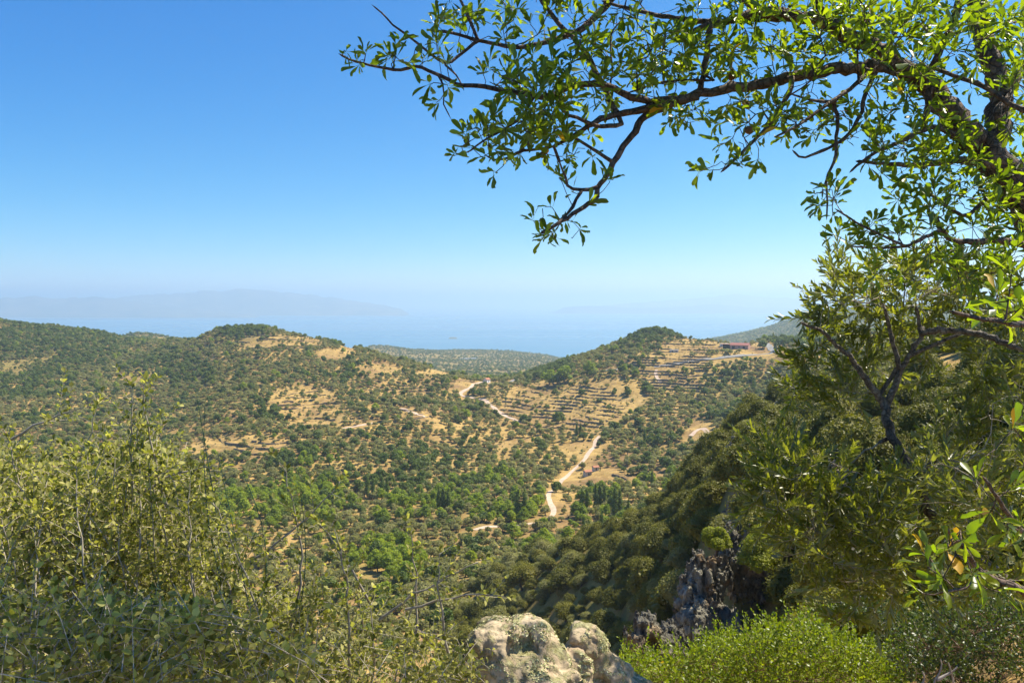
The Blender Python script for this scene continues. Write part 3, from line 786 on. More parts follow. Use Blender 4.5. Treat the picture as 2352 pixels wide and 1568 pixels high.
LANDM = [(1250, 1170, 'the bend of the valley track'), (1320, 1080, 'the straight stretch of valley track'), (1370, 1010, 'the top of the valley track'), (1110, 1210, 'the end of the pale track'), (1350, 1093, 'the orange roofed hut'),
 (1196, 1160, 'the tall poplar pair'), (1342, 1160, 'the poplar pair past the track'), (1380, 1150, 'the green poplar clump'), (1414, 1160, 'the tallest pale poplar'), (1020, 1160, 'the close poplar clump'), (850, 1130, 'the row of four poplars'), (885, 1130, 'the last poplar of the row'),
 (970, 1145, 'the short lone poplar'), (1345, 1220, 'the pale poplar trio'), (1500, 1110, 'the thin light poplar'), (1537, 1110, 'the poplar by the spur woods'), (1330, 990, 'the small poplar pair'), (1481, 1005, 'the slim green poplar'), (1282, 960, 'the lone round dark tree'), (1073, 955, 'the light green round tree'),
 (1118, 876, 'the white chapel'), (1060, 905, 'the hairpin of the pale track'), (1150, 945, 'the pale track under the saddle'), (1270, 860, 'the big green trees at the saddle'), (1355, 850, 'the lone bright tree on the knoll'), (1550, 805, 'the pale roofed hut'), (1704, 795, 'the red roofed barn'), (1776, 803, 'the bend of the barn road'), (1600, 828, 'the long road below the barn'),
 (1606, 990, 'the little path on the far slope'), (1510, 860, 'the knoll footpath'), (1817, 870, 'the dark cypress-like poplar'), (1205, 1270, 'the yellow-green trees before the spur'), (700, 930, 'the bare tan slope'), (600, 780, 'the bare patch near the hilltop'), (770, 815, 'the bare wedge on the hill'), (560, 1022, 'the long golden clearing'), (815, 978, 'the lower western path'), (950, 945, 'the small path under the ridge'),
 (880, 1300, 'the big bright wood'), (700, 1150, 'the green wood at the shrub edge'), (1000, 860, 'the tan ridge'), (865, 850, 'the bare ridge patches'), (250, 780, 'the dark green slope'), (600, 740, 'the pointed summit'), (1490, 760, 'the wooded knoll top'), (830, 1330, 'the tan clearing above the shrub'), (1000, 1290, 'the groves before the spur'), (1060, 1260, 'the dense grove in mid valley'), (1120, 1300, 'the foot of the spur'),
 (1680, 1330, 'the grey cliff'), (1697, 1150, 'the pale rock rib'), (1690, 1030, 'the leaning rock spire'), (1643, 1085, 'the bluish rock spire'), (1786, 940, 'the white rock ledge'), (1500, 1440, 'the dark blue-grey rock'), (1745, 1245, 'the round yellow-green bush'), (1650, 1215, 'the yellowish cliff bush'), (1230, 1420, 'the lichened boulder'), (1340, 1420, 'the right horn of the boulder'), (2010, 1025, 'the sandy clearing'), (2185, 865, 'the upper sandy clearing'), (1920, 1065, 'the brown rock stump'), (1200, 1340, 'the low end of the spur'), (1400, 1260, 'the skyline of the spur'), (1540, 1140, 'the steep edge of the spur'), (1420, 1330, 'the dark gully'), (1560, 1230, 'the slope left of the cliff'), (1850, 930, 'the spur top behind the olive'), (1830, 1200, 'the long olive shoots')]
ORD = ['leftmost', 'second', 'third', 'fourth', 'fifth', 'sixth', 'seventh', 'eighth', 'ninth', 'tenth', 'eleventh', 'twelfth', 'thirteenth', 'fourteenth', 'fifteenth', 'sixteenth', 'seventeenth']
def place(kindname, cat, protos, sel, words, group):
    keys = {}
    for i in sel:
        vt = v[i] - 1846 * 2.2 * scl[i] / y[i]
        d = [(np.hypot(u[i] - a, (vt - b) * 1.6), a, b, ph) for a, b, ph in LANDM]
        _, a, b, ph = min(d)
        du, dv = u[i] - a, (vt - b) * 1.3
        rel = ('to the left of' if du < 0 else 'to the right of') if abs(du) > abs(dv) else ('above' if dv < 0 else 'below')
        if _ < 16: rel = 'right beside'
        adj = words[0] if scl[i] < .72 else (words[2] if scl[i] > 1.0 else words[1])
        keys.setdefault((adj, rel, ph), []).append(i)
    lab_, grp_ = {}, {}
    for (adj, rel, ph), m in keys.items():
        m = sorted(m, key=lambda q: u[q])
        for n_, i in enumerate(m):
            if len(m) == 1: lab_[i] = '%s %s %s' % (adj, rel, ph)
            elif len(m) <= 18: lab_[i] = (('%s %s %s %s' % (ORD[n_], adj, rel.replace('to the ', ''), ph))) if n_ < len(m) - 1 else 'rightmost %s %s %s' % (adj, rel.replace('to the ', ''), ph)
            else: lab_[i] = '%s %s %s' % (adj, rel, ph)
    for i in sel:
        me, tk = protos[int(rot[i] * 1000) % len(protos)]
        rg = region(u[i], v[i], y[i])
        s_ = scl[i]
        root = obj(kindname, None, loc=(x[i], y[i], z[i]), rotz=rot[i], scale=(s_, s_, s_ * (0.9 + .25 * ((i * 37 % 11) / 11))), label=lab_[i], category=cat, group='%s %s' % (group, rg))
        obj('crown', me, root); obj('trunk', tk, root)

def split(k, n):
    c = np.nonzero(cand & (kind == k))[0]
    c = c[np.argsort(-size[c])][:n]
    rest = np.ones(x.size, bool); rest[c] = False
    return c, np.nonzero(rest & (kind == k))[0]
s0, r0 = split(0, 300); s1, r1 = split(1, 200); s2, r2 = split(2, 230)
place('olive_tree', 'tree', OL, s0, ['small grey-green olive', 'round grey-green olive', 'broad grey-green olive'], 'olive trees')
place('oak_tree', 'tree', OAK, s1, ['small dark green oak', 'rounded dark green oak', 'large dark green oak'], 'dark oaks')
place('broadleaf_tree', 'tree', BRD, s2, ['small bright green tree', 'medium bright green tree', 'large bright green tree'], 'bright leafy trees')
def rest(name, r, protos, label):
    var = (rot[r] * 1000).astype(int) % len(protos)
    scatter(name, np.stack([x[r], y[r], z[r]], -1), rot[r], scl[r], protos, label, var)
n0 = r0[y[r0] < 620]; f0 = r0[y[r0] >= 620]
def joined(pair, name):
    cme, tme = pair
    nv = len(cme.vertices); co = np.empty(nv * 3, np.float32); cme.vertices.foreach_get('co', co)
    T = np.empty(len(cme.polygons) * 3, np.int32); cme.polygons.foreach_get('vertices', T)
    nt = len(tme.vertices); co2 = np.empty(nt * 3, np.float32); tme.vertices.foreach_get('co', co2)
    Q = np.empty(len(tme.polygons) * 4, np.int32); tme.polygons.foreach_get('vertices', Q)
    T = T.reshape(-1, 3); Q = Q.reshape(-1, 4) + nv
    return mk_mesh(name, np.concatenate([co.reshape(-1, 3), co2.reshape(-1, 3)]), [T, Q], [cme.materials[0], tme.materials[0]], midx=np.concatenate([np.zeros(len(T)), np.ones(len(Q))]))
OLJ = [joined(a, 'olive') for a in OL]
rest('olive_grove', r0, OLJ, 'thousands of small grey-green olive trees covering the valley and slopes')
rest('oak_scrub', r1, [joined(a, 'oak') for a in OAK], 'dark evergreen oak scrub spread among the groves')
rest('broadleaf_wood', r2, [joined(a, 'broadleaf') for a in BRD], 'bright leafy trees lining the valley floor')
# low tufts of dry scrub and seedlings between the trees
x2, y2, rs2 = jgrid(-900, 950, 300, 1150, 5.2, 15)
k = (np.abs(x2 / y2 + .02) < .72) & (rs2.uniform(size=x2.size) < .34)
x2, y2 = x2[k], y2[k]; k = ~near_road(x2, y2) & (y2 > np.interp(CX + F * x2 / y2, SPU, SPD)); x2, y2 = x2[k], y2[k]
rs2 = np.random.default_rng(3); n_ = len(x2)
scatter('dry_scrub', np.stack([x2, y2, ground_z(x2, y2) - .15], -1), rs2.uniform(0, 6.28, n_), rs2.uniform(.12, .34, n_), OLF, 'low dry bushes dotted over the golden slopes', rs2.integers(0, 4, n_))

# --- the hills beyond, 1.4 km to 6 km
px, py, rs3 = jgrid(-2600, 3200, 1400, 6200, 17.0, 25)
k = (np.abs(px / py) < .72); px, py = px[k], py[k]
pz = base_z(px, py); k = pz > -330; px, py = px[k], py[k]
pz = ground_z(px, py, False) - .5
k = visible(px, py, pz, 6, 40); px, py, pz = px[k], py[k], pz[k]
u3 = CX + F * px / py
den = np.where(u3 > 1500, 1.3, .85) * (0.55 + .7 * (.5 + .5 * fbm(px / 160., py / 160., 0, 3, 55)))
rs3 = np.random.default_rng(4)
k = rs3.uniform(size=px.size) < den; px, py, pz = px[k], py[k], pz[k]; n_ = len(px)
scatter('far_scrub', np.stack([px, py, pz], -1), rs3.uniform(0, 6.28, n_), rs3.uniform(.9, 2.0, n_) * np.where(CX + F * px / py > 1500, 1.35, 1.0), OAKF + OLF[:2], 'dark scrub and woods on the far coastal hills', rs3.integers(0, 5, n_))

# --- poplars and other single trees
def single(name, cat, protos, i, uv, hpx, label, group=None, base_h=None, widen=1.0):
    g = ground_at(*uv)
    hm = hpx / F * g[1]
    s_ = hm / base_h
    root = obj(name, None, loc=(g[0], g[1], g[2] - .1), rotz=i * 1.3, scale=(s_ * widen, s_ * widen, s_), label=label, category=cat, group=group)
    me, tk = protos[i % len(protos)]
    obj('crown', me, root); obj('trunk', tk, root)
POPL = [(844, 1142, 52, 'slim dark poplar, first of the four in a row by the green belt'), (857, 1143, 48, 'slim dark poplar, second of the four in a row'), (878, 1147, 56, 'slim dark poplar, third of the four in a row'), (889, 1148, 50, 'slim dark poplar, last of the four in a row'),
        (969, 1153, 34, 'short poplar standing alone between two poplar rows'), (1008, 1178, 62, 'dark poplar, left of the close pair in the middle of the valley'), (1018, 1176, 58, 'dark poplar hidden in the middle of a close clump'), (1031, 1174, 56, 'dark poplar, right edge of the close clump mid valley'),
        (1189, 1190, 68, 'tall dark poplar, left of the pair just before the pale track'), (1205, 1189, 68, 'tall dark poplar, right of the pair just before the pale track'),
        (1337, 1180, 60, 'dark poplar, left of the pair past the pale track'), (1348, 1178, 60, 'dark poplar, right of the pair past the pale track'), (1368, 1170, 62, 'green poplar in front of the hut slope'), (1378, 1168, 60, 'green poplar in the middle of its clump past the track'), (1389, 1166, 56, 'green poplar at the end of its clump past the track'),
        (1412, 1196, 78, 'tallest pale green poplar at the foot of the rocky spur'), (1423, 1192, 70, 'pale green poplar leaning against the tallest one'), (1443, 1190, 46, 'greyish thin poplar beside the tallest one'),
        (1498, 1120, 44, 'thin light poplar under the terraced gardens'), (1536, 1126, 40, 'dark poplar close to the spur woods'), (1340, 1232, 50, 'pale poplar below the dark pair'), (1352, 1236, 46, 'pale poplar, middle of the light trio'), (1383, 1226, 58, 'slender light poplar above the spur slope'),
        (1325, 1004, 34, 'dark poplar, left of the pair above the track bend'), (1333, 1003, 32, 'dark poplar, right of the pair above the track bend'), (1481, 1022, 40, 'slim light green poplar alone on the olive slope'), (1817, 880, 34, 'dark cypress-like poplar alone below the barn road')]
for i, (a, b, h, lab) in enumerate(POPL):
    single('poplar', 'tree', POP, i, (a, b), h, lab, 'poplars on the valley floor' if b > 1100 else None, 16.0)
SING = [(1282, 970, 28, OAK, 'round dark green tree standing alone on the golden terraces', 5.6), (1073, 962, 24, BRD, 'light green round tree alone beside the track under the saddle', 7.5), (1237, 874, 30, OAK, 'dark tree at the tip of the wood beside the saddle road', 5.6),
        (1262, 882, 38, BRD, 'big bright green tree in front of the saddle wood', 7.5), (1296, 878, 44, BRD, 'biggest bright green tree of the saddle wood', 7.5), (1280, 884, 30, OAK, 'dark oak between the two big green trees by the saddle', 5.6), (1355, 862, 34, BRD, 'bright round tree standing apart on the knoll slope', 7.5),
        (1445, 1002, 14, BRD, 'small bright tree at the lower edge of the golden terraces', 7.5), (1212, 1262, 34, BRD, 'yellow-green round tree on the slope before the spur', 7.5), (1203, 1275, 24, BRD, 'low yellow-green tree beside the round one before the spur', 7.5),
        (1180, 1236, 40, BRD, 'upright olive-green tree above the yellow one', 7.5), (1866, 778, 28, OAK, 'large spreading tree by the bend of the barn road', 5.6), (1752, 800, 20, OAK, 'wide tree between the barn and the road bend', 5.6)]
for i, (a, b, h, pr, lab, bh) in enumerate(SING):
    single('oak_tree' if pr is OAK else 'broadleaf_tree', 'tree', pr, i, (a, b), h, lab, None, bh, 1.05)
rs4 = np.random.default_rng(9)
for i in range(20):
    a = 1775 + 5.2 * i + rs4.uniform(-1, 1); b = 794 - (a - 1775) * .06 + (rs4.uniform(-14, -4), rs4.uniform(2, 12))[i % 2]
    single('pine_tree', 'tree', PIN, i, (a, b), rs4.uniform(14, 24), '%s dark pointed pine of the plantation %s the barn road' % (ORD[i // 2] if i > 1 else 'first', ('above', 'close beside')[i % 2]), 'pines above the barn road', 10.3)

# --- evergreen oaks of the rocky spur
x, y, rs = jgrid(-150, 330, 16, 310, 3.6, 35, .85)
u = CX + F * x / y
k = (y < np.interp(u, SPU, SPD)) & (u > 1000) & (u < 3300); x, y, u = x[k], y[k], u[k]
zb = base_z(x, y); v = 690 - F * zb / y
keep = rs.uniform(size=x.size) < np.where((u < 1420) & (y > 120), .62 + .3 * fbm(x / 12., y / 12., 0, 2, 9), .96)
for (a, b, ru, rv) in SAND:
    keep &= (np.hypot((u - a) / ru, (v - b) / rv) > 1)
for (a, b, ru, rv) in CLIFF:
    keep &= (np.hypot((u - a) / ru, (v - b) / rv) > .9)
x, y, u, v = x[keep], y[keep], u[keep], v[keep]
z = ground_z(x, y) - .25
scl = (.48 + .85 * rs.uniform(0, 1, x.size) ** 1.6) * np.where(y < 60, .55, 1.0) * np.where(y < 30, .6, 1)
scl *= np.where((u < 1420) & (y > 120), rs.uniform(.65, 1.45, x.size), 1.0)
rot = rs.uniform(0, 2 * pi, x.size)
grey = (rs.uniform(size=x.size) < np.where((u < 1330), .55, .10))
kind = np.where(grey, 1, 0)
vis = visible(x, y, z, 3.0, 30) & (u > 1080) & (u < 2400) & (v < 1620)
cand = vis & (u < 2360)
cov = (u > 1950)
size = scl / y * np.where(cov, .5, 1)
def region(u, v, y):
    if v < 1000: return 'along the top of the rocky spur'
    if u > 1900: return 'on the shaded hillside behind the foreground olive'
    if u > 1740: return 'above the grey cliff'
    if u > 1560 and v < 1200: return 'around the rock ribs of the spur'
    if u > 1560: return 'at the foot of the grey cliff'
    if v < 1240: return 'on the upper slope of the spur'
    if u < 1300: return 'on the low end of the spur'
    return 'on the steep slope behind the lichened boulder'
s0, r0 = split(0, 300); s1, r1 = split(1, 120)
place('evergreen_oak', 'tree', MAQ, s0, ['small dense evergreen oak', 'rounded evergreen oak', 'large billowing evergreen oak'], 'evergreen oaks')
place('grey_shrub', 'shrub', GSC, s1, ['small grey-green shrubby olive', 'grey-green shrubby olive', 'wide grey-green shrubby olive'], 'shrubby wild olives')
rest('spur_woodland', r0, [a[0] for a in MAQ], 'further evergreen oaks packed on the spur')
rest('spur_scrub', r1, [a[0] for a in GSC], 'further grey-green scrub on the spur')

# low undergrowth on the near slopes
x, y, rs = jgrid(-60, 110, 7, 75, 1.35, 45, .48)
u = CX + F * x / y; zb = base_z(x, y); v = 690 - F * zb / y
k = (rs.uniform(size=x.size) < .8) & (u > 950) & (u < 3300)
for (a, b, ru, rv) in SAND:
    k &= (np.hypot((u - a) / ru, (v - b) / rv) > .95)
k &= (np.hypot((u - 1680) / 90, (v - 1340) / 95) > 1)
x, y = x[k], y[k]; n_ = len(x)
scatter('undergrowth', np.stack([x, y, ground_z(x, y) - .12], -1), rs.uniform(0, 6.28, n_), rs.uniform(.10, .30, n_), [a[0] for a in MAQ[:3]] + [GSC[0][0]], 'low tangled undergrowth covering the near slopes', rs.integers(0, 4, n_))

# ------------------------------------------------------------------ buildings
def box(x0, x1, y0, y1, z0, z1):
    V = [(x, y, z) for z in (z0, z1) for y in (y0, y1) for x in (x0, x1)]
    return np.array(V, float), np.array([(0, 2, 3, 1), (4, 5, 7, 6), (0, 1, 5, 4), (2, 6, 7, 3), (0, 4, 6, 2), (1, 3, 7, 5)])
def boxes(name, bl, mat, parent, **k):
    Vs, Fs, o = [], [], 0
    for b in bl:
        v, f = box(*b); Vs.append(v); Fs.append(f + o); o += 8
    return obj(name, mk_mesh(name, np.concatenate(Vs), [np.concatenate(Fs)], [mat]), parent, **k)
def flatmat(name, c, rough=.8):
    return plain_mat(name, [(0.3, tuple(a * .85 for a in c)), (0.7, c)], scale=1.5, rough=rough, bump=.15)
M_wallpink, M_wallwhite, M_tile = flatmat('pinkish_render', (.50, .30, .24)), flatmat('white_plaster', (.75, .72, .68)), flatmat('terracotta_tile', (.42, .17, .09))
M_redroof, M_dark, M_conc = flatmat('red_sheet_roof', (.30, .11, .085)), flatmat('dark_opening', (.03, .03, .035)), flatmat('bare_concrete', (.50, .46, .40))
def gable(name, w, d, h, r, mat, parent, over=.4):
    x, y = w / 2 + over, d / 2 + over
    V = [(-x, -y, h), (x, -y, h), (x, y, h), (-x, y, h), (-x, 0, h + r), (x, 0, h + r), (-x, -y, h + .2), (x, -y, h + .2), (x, y, h + .2), (-x, y, h + .2), (-x, 0, h + r + .2), (x, 0, h + r + .2)]
    Q = [(6, 7, 11, 10), (8, 9, 10, 11), (0, 4, 5, 1), (2, 5, 4, 3), (0, 1, 7, 6), (2, 3, 9, 8), (0, 6, 10, 4), (4, 10, 9, 3), (1, 5, 11, 7), (5, 2, 8, 11)]
    return obj(name, mk_mesh(name, V, [Q], [mat]), parent)
def gwall(name, w, d, h, r, mat, parent):
    x, y = w / 2, d / 2
    V = [(-x, -y, -1.5), (x, -y, -1.5), (x, y, -1.5), (-x, y, -1.5), (-x, -y, h), (x, -y, h), (x, y, h), (-x, y, h), (-x, 0, h + r - .05), (x, 0, h + r - .05)]
    return obj(name, mk_mesh(name, V, [[(0, 1, 5, 4), (2, 3, 7, 6)], [(1, 2, 6), (3, 0, 4), (4, 8, 7), (5, 6, 9), (1, 6, 5), (3, 4, 7)]], [mat]), parent)
def house(name, g, rz, w, d, h, r, wm, rm, label, cat, doors, wins, flat=False):
    t = obj(name, None, loc=tuple(g), rotz=rz, label=label, category=cat)
    if flat:
        boxes('wall', [(-w / 2, w / 2, -d / 2, d / 2, -1.5, h)], wm, t)
        boxes('roof', [(-w / 2 - .3, w / 2 + .3, -d / 2 - .3, d / 2 + .3, h + .003, h + .35)], rm, t)
    else:
        gwall('wall', w, d, h, r, wm, t); gable('roof', w, d, h, r, rm, t)
    for (x, ww, hh) in doors:
        boxes('door', [(x - ww / 2, x + ww / 2, -d / 2 - .06, -d / 2 + .1, 0, hh)], M_dark, t)
    for (x, z, ww, hh) in wins:
        boxes('window', [(x - ww / 2, x + ww / 2, -d / 2 - .05, -d / 2 + .1, z, z + hh)], M_dark, t)
    return t
house('barn', BW[0] + [0, 6, .2], radians(-28), 19, 12, 3.6, 2.2, M_wallpink, M_redroof, 'low pinkish barn with a red gabled roof beside the hill road', 'barn', [(-6, 3, 2.8), (5, 2.4, 2.6)], [(0, 1.4, 1.6, 1.0)])
t = obj('open_shed', None, loc=tuple(BW[0] + [-14, 12, .2]), rotz=radians(-28), label='dark open lean-to shed against the back of the red roofed barn', category='shed')
boxes('roof', [(-4, 4, -3.5, 3.5, 4.2, 4.5)], M_redroof, t)
for px_ in (-3.7, 3.7):
    for py_ in (-3.2, 3.2):
        boxes('post', [(px_ - .15, px_ + .15, py_ - .15, py_ + .15, -1, 4.2)], M_dark, t)
boxes('back_wall', [(-4, 4, 3.3, 3.5, -1, 4.19)], M_dark, t)
house('outbuilding', BW[1] + [0, 4, .1], radians(5), 9, 5, 2.8, 0, M_wallwhite, M_conc, 'small flat roofed white outbuilding beside the barn', 'building', [(2, 1.2, 2.1)], [(-2, 1.0, 1.2, .9)], True)
house('stone_hut', BW[2] + [0, 4, .3], radians(-8), 9, 5, 2.6, 0, M_conc, M_conc, 'pale flat roofed hut high on the terraced knoll', 'hut', [(-2, 1.1, 2.0)], [(2, 1.0, 1.0, .9)], True)
house('chapel', BW[3] + [0, 3, .4], radians(62), 7.5, 5, 3.2, 1.7, M_wallwhite, M_tile, 'small white chapel with red tiled roof at the saddle road', 'chapel', [(0, 1.1, 2.1)], [(2.2, 1.4, .7, .9)])
house('field_hut', BW[4] + [0, 2, .4], radians(24), 4.8, 3.6, 2.4, 1.0, M_conc, M_tile, 'small hut with orange tiled roof beside the valley track', 'hut', [(0, .9, 1.8)], [(1.5, 1.1, .6, .6)])
house('field_hut', BW[5] + [0, 4, .4], radians(24), 3.8, 2.8, 2.1, .8, M_conc, M_tile, 'second smaller orange roofed hut half hidden behind olives', 'hut', [(0, .9, 1.8)], [])
t = obj('greenhouse', None, loc=tuple(BW[6]), rotz=radians(14), label='long pale greenhouse on the hills beyond the saddle', category='greenhouse')
boxes('cover', [(-34, 34, -9, 9, 0, 3.2)], flatmat('greenhouse_plastic', (.62, .64, .66), .4), t)
boxes('ridge', [(-34, 34, -2, 2, 3.2, 4.4)], flatmat('greenhouse_ridge', (.55, .57, .6), .4), t)

# ------------------------------------------------------------------ dry-stone terrace walls, each a long low thing
M_stone = plain_mat('dry_stone', [(0.3, (0.09, 0.075, 0.055)), (0.6, (0.20, 0.16, 0.11)), (0.8, (0.30, 0.24, 0.16))], scale=1.2, bump=.8, bdist=.2)
def field_name(u, v):
    if u > 1440 and v < 870: return 'on the knoll left of the barn'
    if u > 1440: return 'on the slope under the knoll'
    if u > 1120: return 'across the golden bowl of the valley'
    if v < 830: return 'near the crest of the pointed hill'
    if v < 1000 and u < 800: return 'on the bare tan slope'
    return 'on the lower western slope'
uu = np.arange(420, 1700, 3.0)
Dm = np.arange(470, 1120, 1.0)
UU, DM = np.meshgrid(uu, Dm, indexing='ij')
XX = (UU - CX) / F * DM
zf = ground_z(XX, DM, False)
zb_ = zf - CAMZ
zz_ = zb_ + 0.9 * fbm(XX / 60.0, DM / 60.0, 0, 2, 77) + .5 * fbm(XX / 14.0, DM / 30.0, 0, 2, 78)
V_ = 690 - F * zb_ / DM
MM = terr_mask(UU, V_)
h_ = 2.1
q_ = np.floor(zz_ / h_ - .80)
rsw = np.random.default_rng(77)
walls = 0
vis_u = {}
segs = []
lev = {}
for i in range(len(uu)):
    j = np.nonzero((np.diff(q_[i]) > 0) & (MM[i, 1:] > .45))[0]
    seen = set()
    for a in j:
        k = int(q_[i, a + 1])
        if k in seen: continue
        seen.add(k); lev.setdefault(k, []).append((i, a))
for k, pts in lev.items():
    run = [pts[0]]
    for p_ in pts[1:] + [(10 ** 6, 0)]:
        a = run[-1]
        if p_[0] - a[0] > 1 or abs(p_[1] - a[1]) > 14 or rsw.uniform() < .035:
            if len(run) >= 5: segs.append(run)
            run = [p_]
        else:
            run.append(p_)
rsw.shuffle(segs)
for run in segs:
    if walls >= 170: break
    if rsw.uniform() < (.12 if uu[run[0][0]] > 1120 else .42): continue
    ux = np.array([uu[a] for a, _ in run]); D_ = np.convolve(np.pad(np.array([Dm[b] for _, b in run], float), 2, 'edge'), np.ones(5) / 5, 'valid')
    X = (ux - CX) / F * D_
    um, vm = ux.mean(), float(V_[run[len(run) // 2]])
    if not visible(X[len(X) // 2:len(X) // 2 + 1], D_[len(X) // 2:len(X) // 2 + 1], ground_z(X, D_)[len(X) // 2:len(X) // 2 + 1], 2.0, 30)[0]: continue
    zt = ground_z(X, D_ + 1.4) + .25 + .25 * fbm(X / 3., D_ / 3., 0, 2, 8)
    zb2 = ground_z(X, D_ - 1.8) - .8
    n_ = len(X)
    Vw = np.stack([np.stack([X, D_ - .5, zb2], -1), np.stack([X, D_ - .3, zt], -1), np.stack([X, D_ + .35, zt + .05], -1), np.stack([X, D_ + .5, zb2], -1)], 1)
    c = Vw[n_ // 2, 0].copy(); Vw = Vw - c
    i0 = np.arange(n_ - 1)[:, None] * 4
    Q = np.concatenate([np.concatenate([i0 + a, i0 + (a + 1) % 4, i0 + 4 + (a + 1) % 4, i0 + 4 + a], 1) for a in range(4)] + [np.array([[0, 3, 2, 1]]), np.array([[0, 1, 2, 3]]) + (n_ - 1) * 4])
    fn = field_name(um, vm)
    L_ = 'short' if n_ < 12 else ('long' if n_ > 26 else 'low')
    obj('terrace_wall', mk_mesh('terrace_wall', Vw.reshape(-1, 3), [Q], [M_stone]), loc=tuple(c), label='%s dry-stone terrace wall %s' % (L_, fn), category='wall', group='dry-stone terrace walls %s' % fn)
    walls += 1

# ------------------------------------------------------------------ rocks from signed distance fields
def surface_nets(f, org, h):
    """f: 3d array of distances; returns vertices and quads of its zero surface"""
    s = f < 0
    c = np.zeros(tuple(np.array(f.shape) - 1), np.int8)
    for dx in (0, 1):
        for dy in (0, 1):
            for dz in (0, 1):
                c += s[dx:f.shape[0] - 1 + dx, dy:f.shape[1] - 1 + dy, dz:f.shape[2] - 1 + dz]
    m = (c > 0) & (c < 8)
    ids = -np.ones(m.shape, np.int64); ids[m] = np.arange(m.sum())
    cell = np.argwhere(m)
    acc = np.zeros((len(cell), 3)); cnt = np.zeros(len(cell))
    corners = [(a, b, d) for a in (0, 1) for b in (0, 1) for d in (0, 1)]
    for a in corners:
        for ax in range(3):
            if a[ax] == 1: continue
            b = list(a); b[ax] = 1
            fa = f[cell[:, 0] + a[0], cell[:, 1] + a[1], cell[:, 2] + a[2]]; fb = f[cell[:, 0] + b[0], cell[:, 1] + b[1], cell[:, 2] + b[2]]
            k = (fa < 0) != (fb < 0)
            t = np.where(k, fa / np.where(fa == fb, 1, fa - fb), 0)
            p = np.array(a, float)[None] + np.zeros((len(cell), 3)); p[:, ax] += t
            acc[k] += p[k]; cnt[k] += 1
    V = org + (cell + acc / np.maximum(cnt, 1)[:, None]) * h
    Q = []
    for ax in range(3):
        sl0 = [slice(None)] * 3; sl1 = [slice(None)] * 3
        sl0[ax] = slice(0, -1); sl1[ax] = slice(1, None)
        a, b = s[tuple(sl0)], s[tuple(sl1)]
        e = np.argwhere(a != b)
        o1, o2 = [(1, 2), (2, 0), (0, 1)][ax]
        e = e[(e[:, o1] > 0) & (e[:, o2] > 0) & (e[:, o1] < f.shape[o1] - 1) & (e[:, o2] < f.shape[o2] - 1)]
        d1 = np.zeros(3, int); d1[o1] = 1; d2 = np.zeros(3, int); d2[o2] = 1
        g = lambda p: ids[p[:, 0], p[:, 1], p[:, 2]]
        q = np.stack([g(e - d1 - d2), g(e - d2), g(e), g(e - d1)], -1)
        inside = s[e[:, 0], e[:, 1], e[:, 2]]
        q[~inside] = q[~inside][:, ::-1]
        Q.append(q[(q >= 0).all(1)])
    return V, np.concatenate(Q)

def sdf_rock(ells, cuts, h, k, amps, seed, pad=.12, stretch=(1, 1, 1), band=3.0):
    """ells: (centre xyz, radii xyz, tilt about y)"""
    lo = np.min([np.array(c) - np.max(r) for c, r, _ in ells], 0) - pad; hi = np.max([np.array(c) + np.max(r) for c, r, _ in ells], 0) + pad
    n = np.ceil((hi - lo) / h).astype(int) + 1
    gx, gy, gz = np.meshgrid(*[lo[i] + np.arange(n[i]) * h for i in range(3)], indexing='ij')
    def ell(c, r, tl):
        x, y, z = gx - c[0], gy - c[1], gz - c[2]
        x, z = x * cos(tl) - z * sin(tl), x * sin(tl) + z * cos(tl)
        q = np.sqrt((x / r[0]) ** 2 + (y / r[1]) ** 2 + (z / r[2]) ** 2)
        return (q - 1) * min(r)
    f = None
    for c, r, tl in ells:
        d = ell(c, r, tl)
        if f is None: f = d
        else:
            w = np.clip(.5 + .5 * (f - d) / k, 0, 1)
            f = f * (1 - w) + d * w - k * w * (1 - w)
    for c, r, tl in cuts:
        d = -ell(c, r, tl)
        w = np.clip(.5 - .5 * (f - d) / (k * .5), 0, 1)
        f = f * (1 - w) + d * w + k * .5 * w * (1 - w)
    mx = sum(a for a, _ in amps) * 1.3 + h * band
    m = np.abs(f) < mx
    x, y, z = gx[m], gy[m], gz[m]
    v = f[m]
    for i, (a, s) in enumerate(amps):
        nn = vnoise(x * s * stretch[0], y * s * stretch[1], z * s * stretch[2], seed + i)
        v = v + a * (nn if i % 2 == 0 else (1 - 2 * np.abs(nn)))
    f[m] = v
    return surface_nets(f, lo, h)

rk, N, L = new_mat('lichened_limestone')
tc = N.new('ShaderNodeTexCoord')
n1 = noise(N, L, 7.0, 6, .65, tc.outputs['Object'], .3); n2 = noise(N, L, 55.0, 5, .7, tc.outputs['Object']); n3 = noise(N, L, 16.0, 6, .7, tc.outputs['Object'], .5)
st = ramp(N, [(.30, (.22, .15, .10)), (.44, (.38, .29, .18)), (.60, (.52, .41, .26)), (.75, (.62, .51, .35))]); L.new(n1.outputs[0], st.inputs[0])
lc = ramp(N, [(.28, (.20, .17, .07)), (.46, (.37, .34, .15)), (.62, (.52, .48, .26)), (.8, (.64, .60, .38))]); L.new(n2.outputs[0], lc.inputs[0])
mk = ramp(N, [(.47, (0, 0, 0)), (.60, (1, 1, 1))]); L.new(n3.outputs[0], mk.inputs[0])
cc = mixc(N, L, mk.outputs[0], st.outputs[0], lc.outputs[0])
bs = N.new('ShaderNodeBsdfPrincipled'); L.new(cc, bs.inputs['Base Color']); bs.inputs['Roughness'].default_value = .92; bs.inputs['Specular IOR Level'].default_value = .2
ml = N.new('ShaderNodeMath'); ml.operation = 'MULTIPLY'; L.new(n2.outputs[0], ml.inputs[0]); L.new(mk.outputs[0], ml.inputs[1])
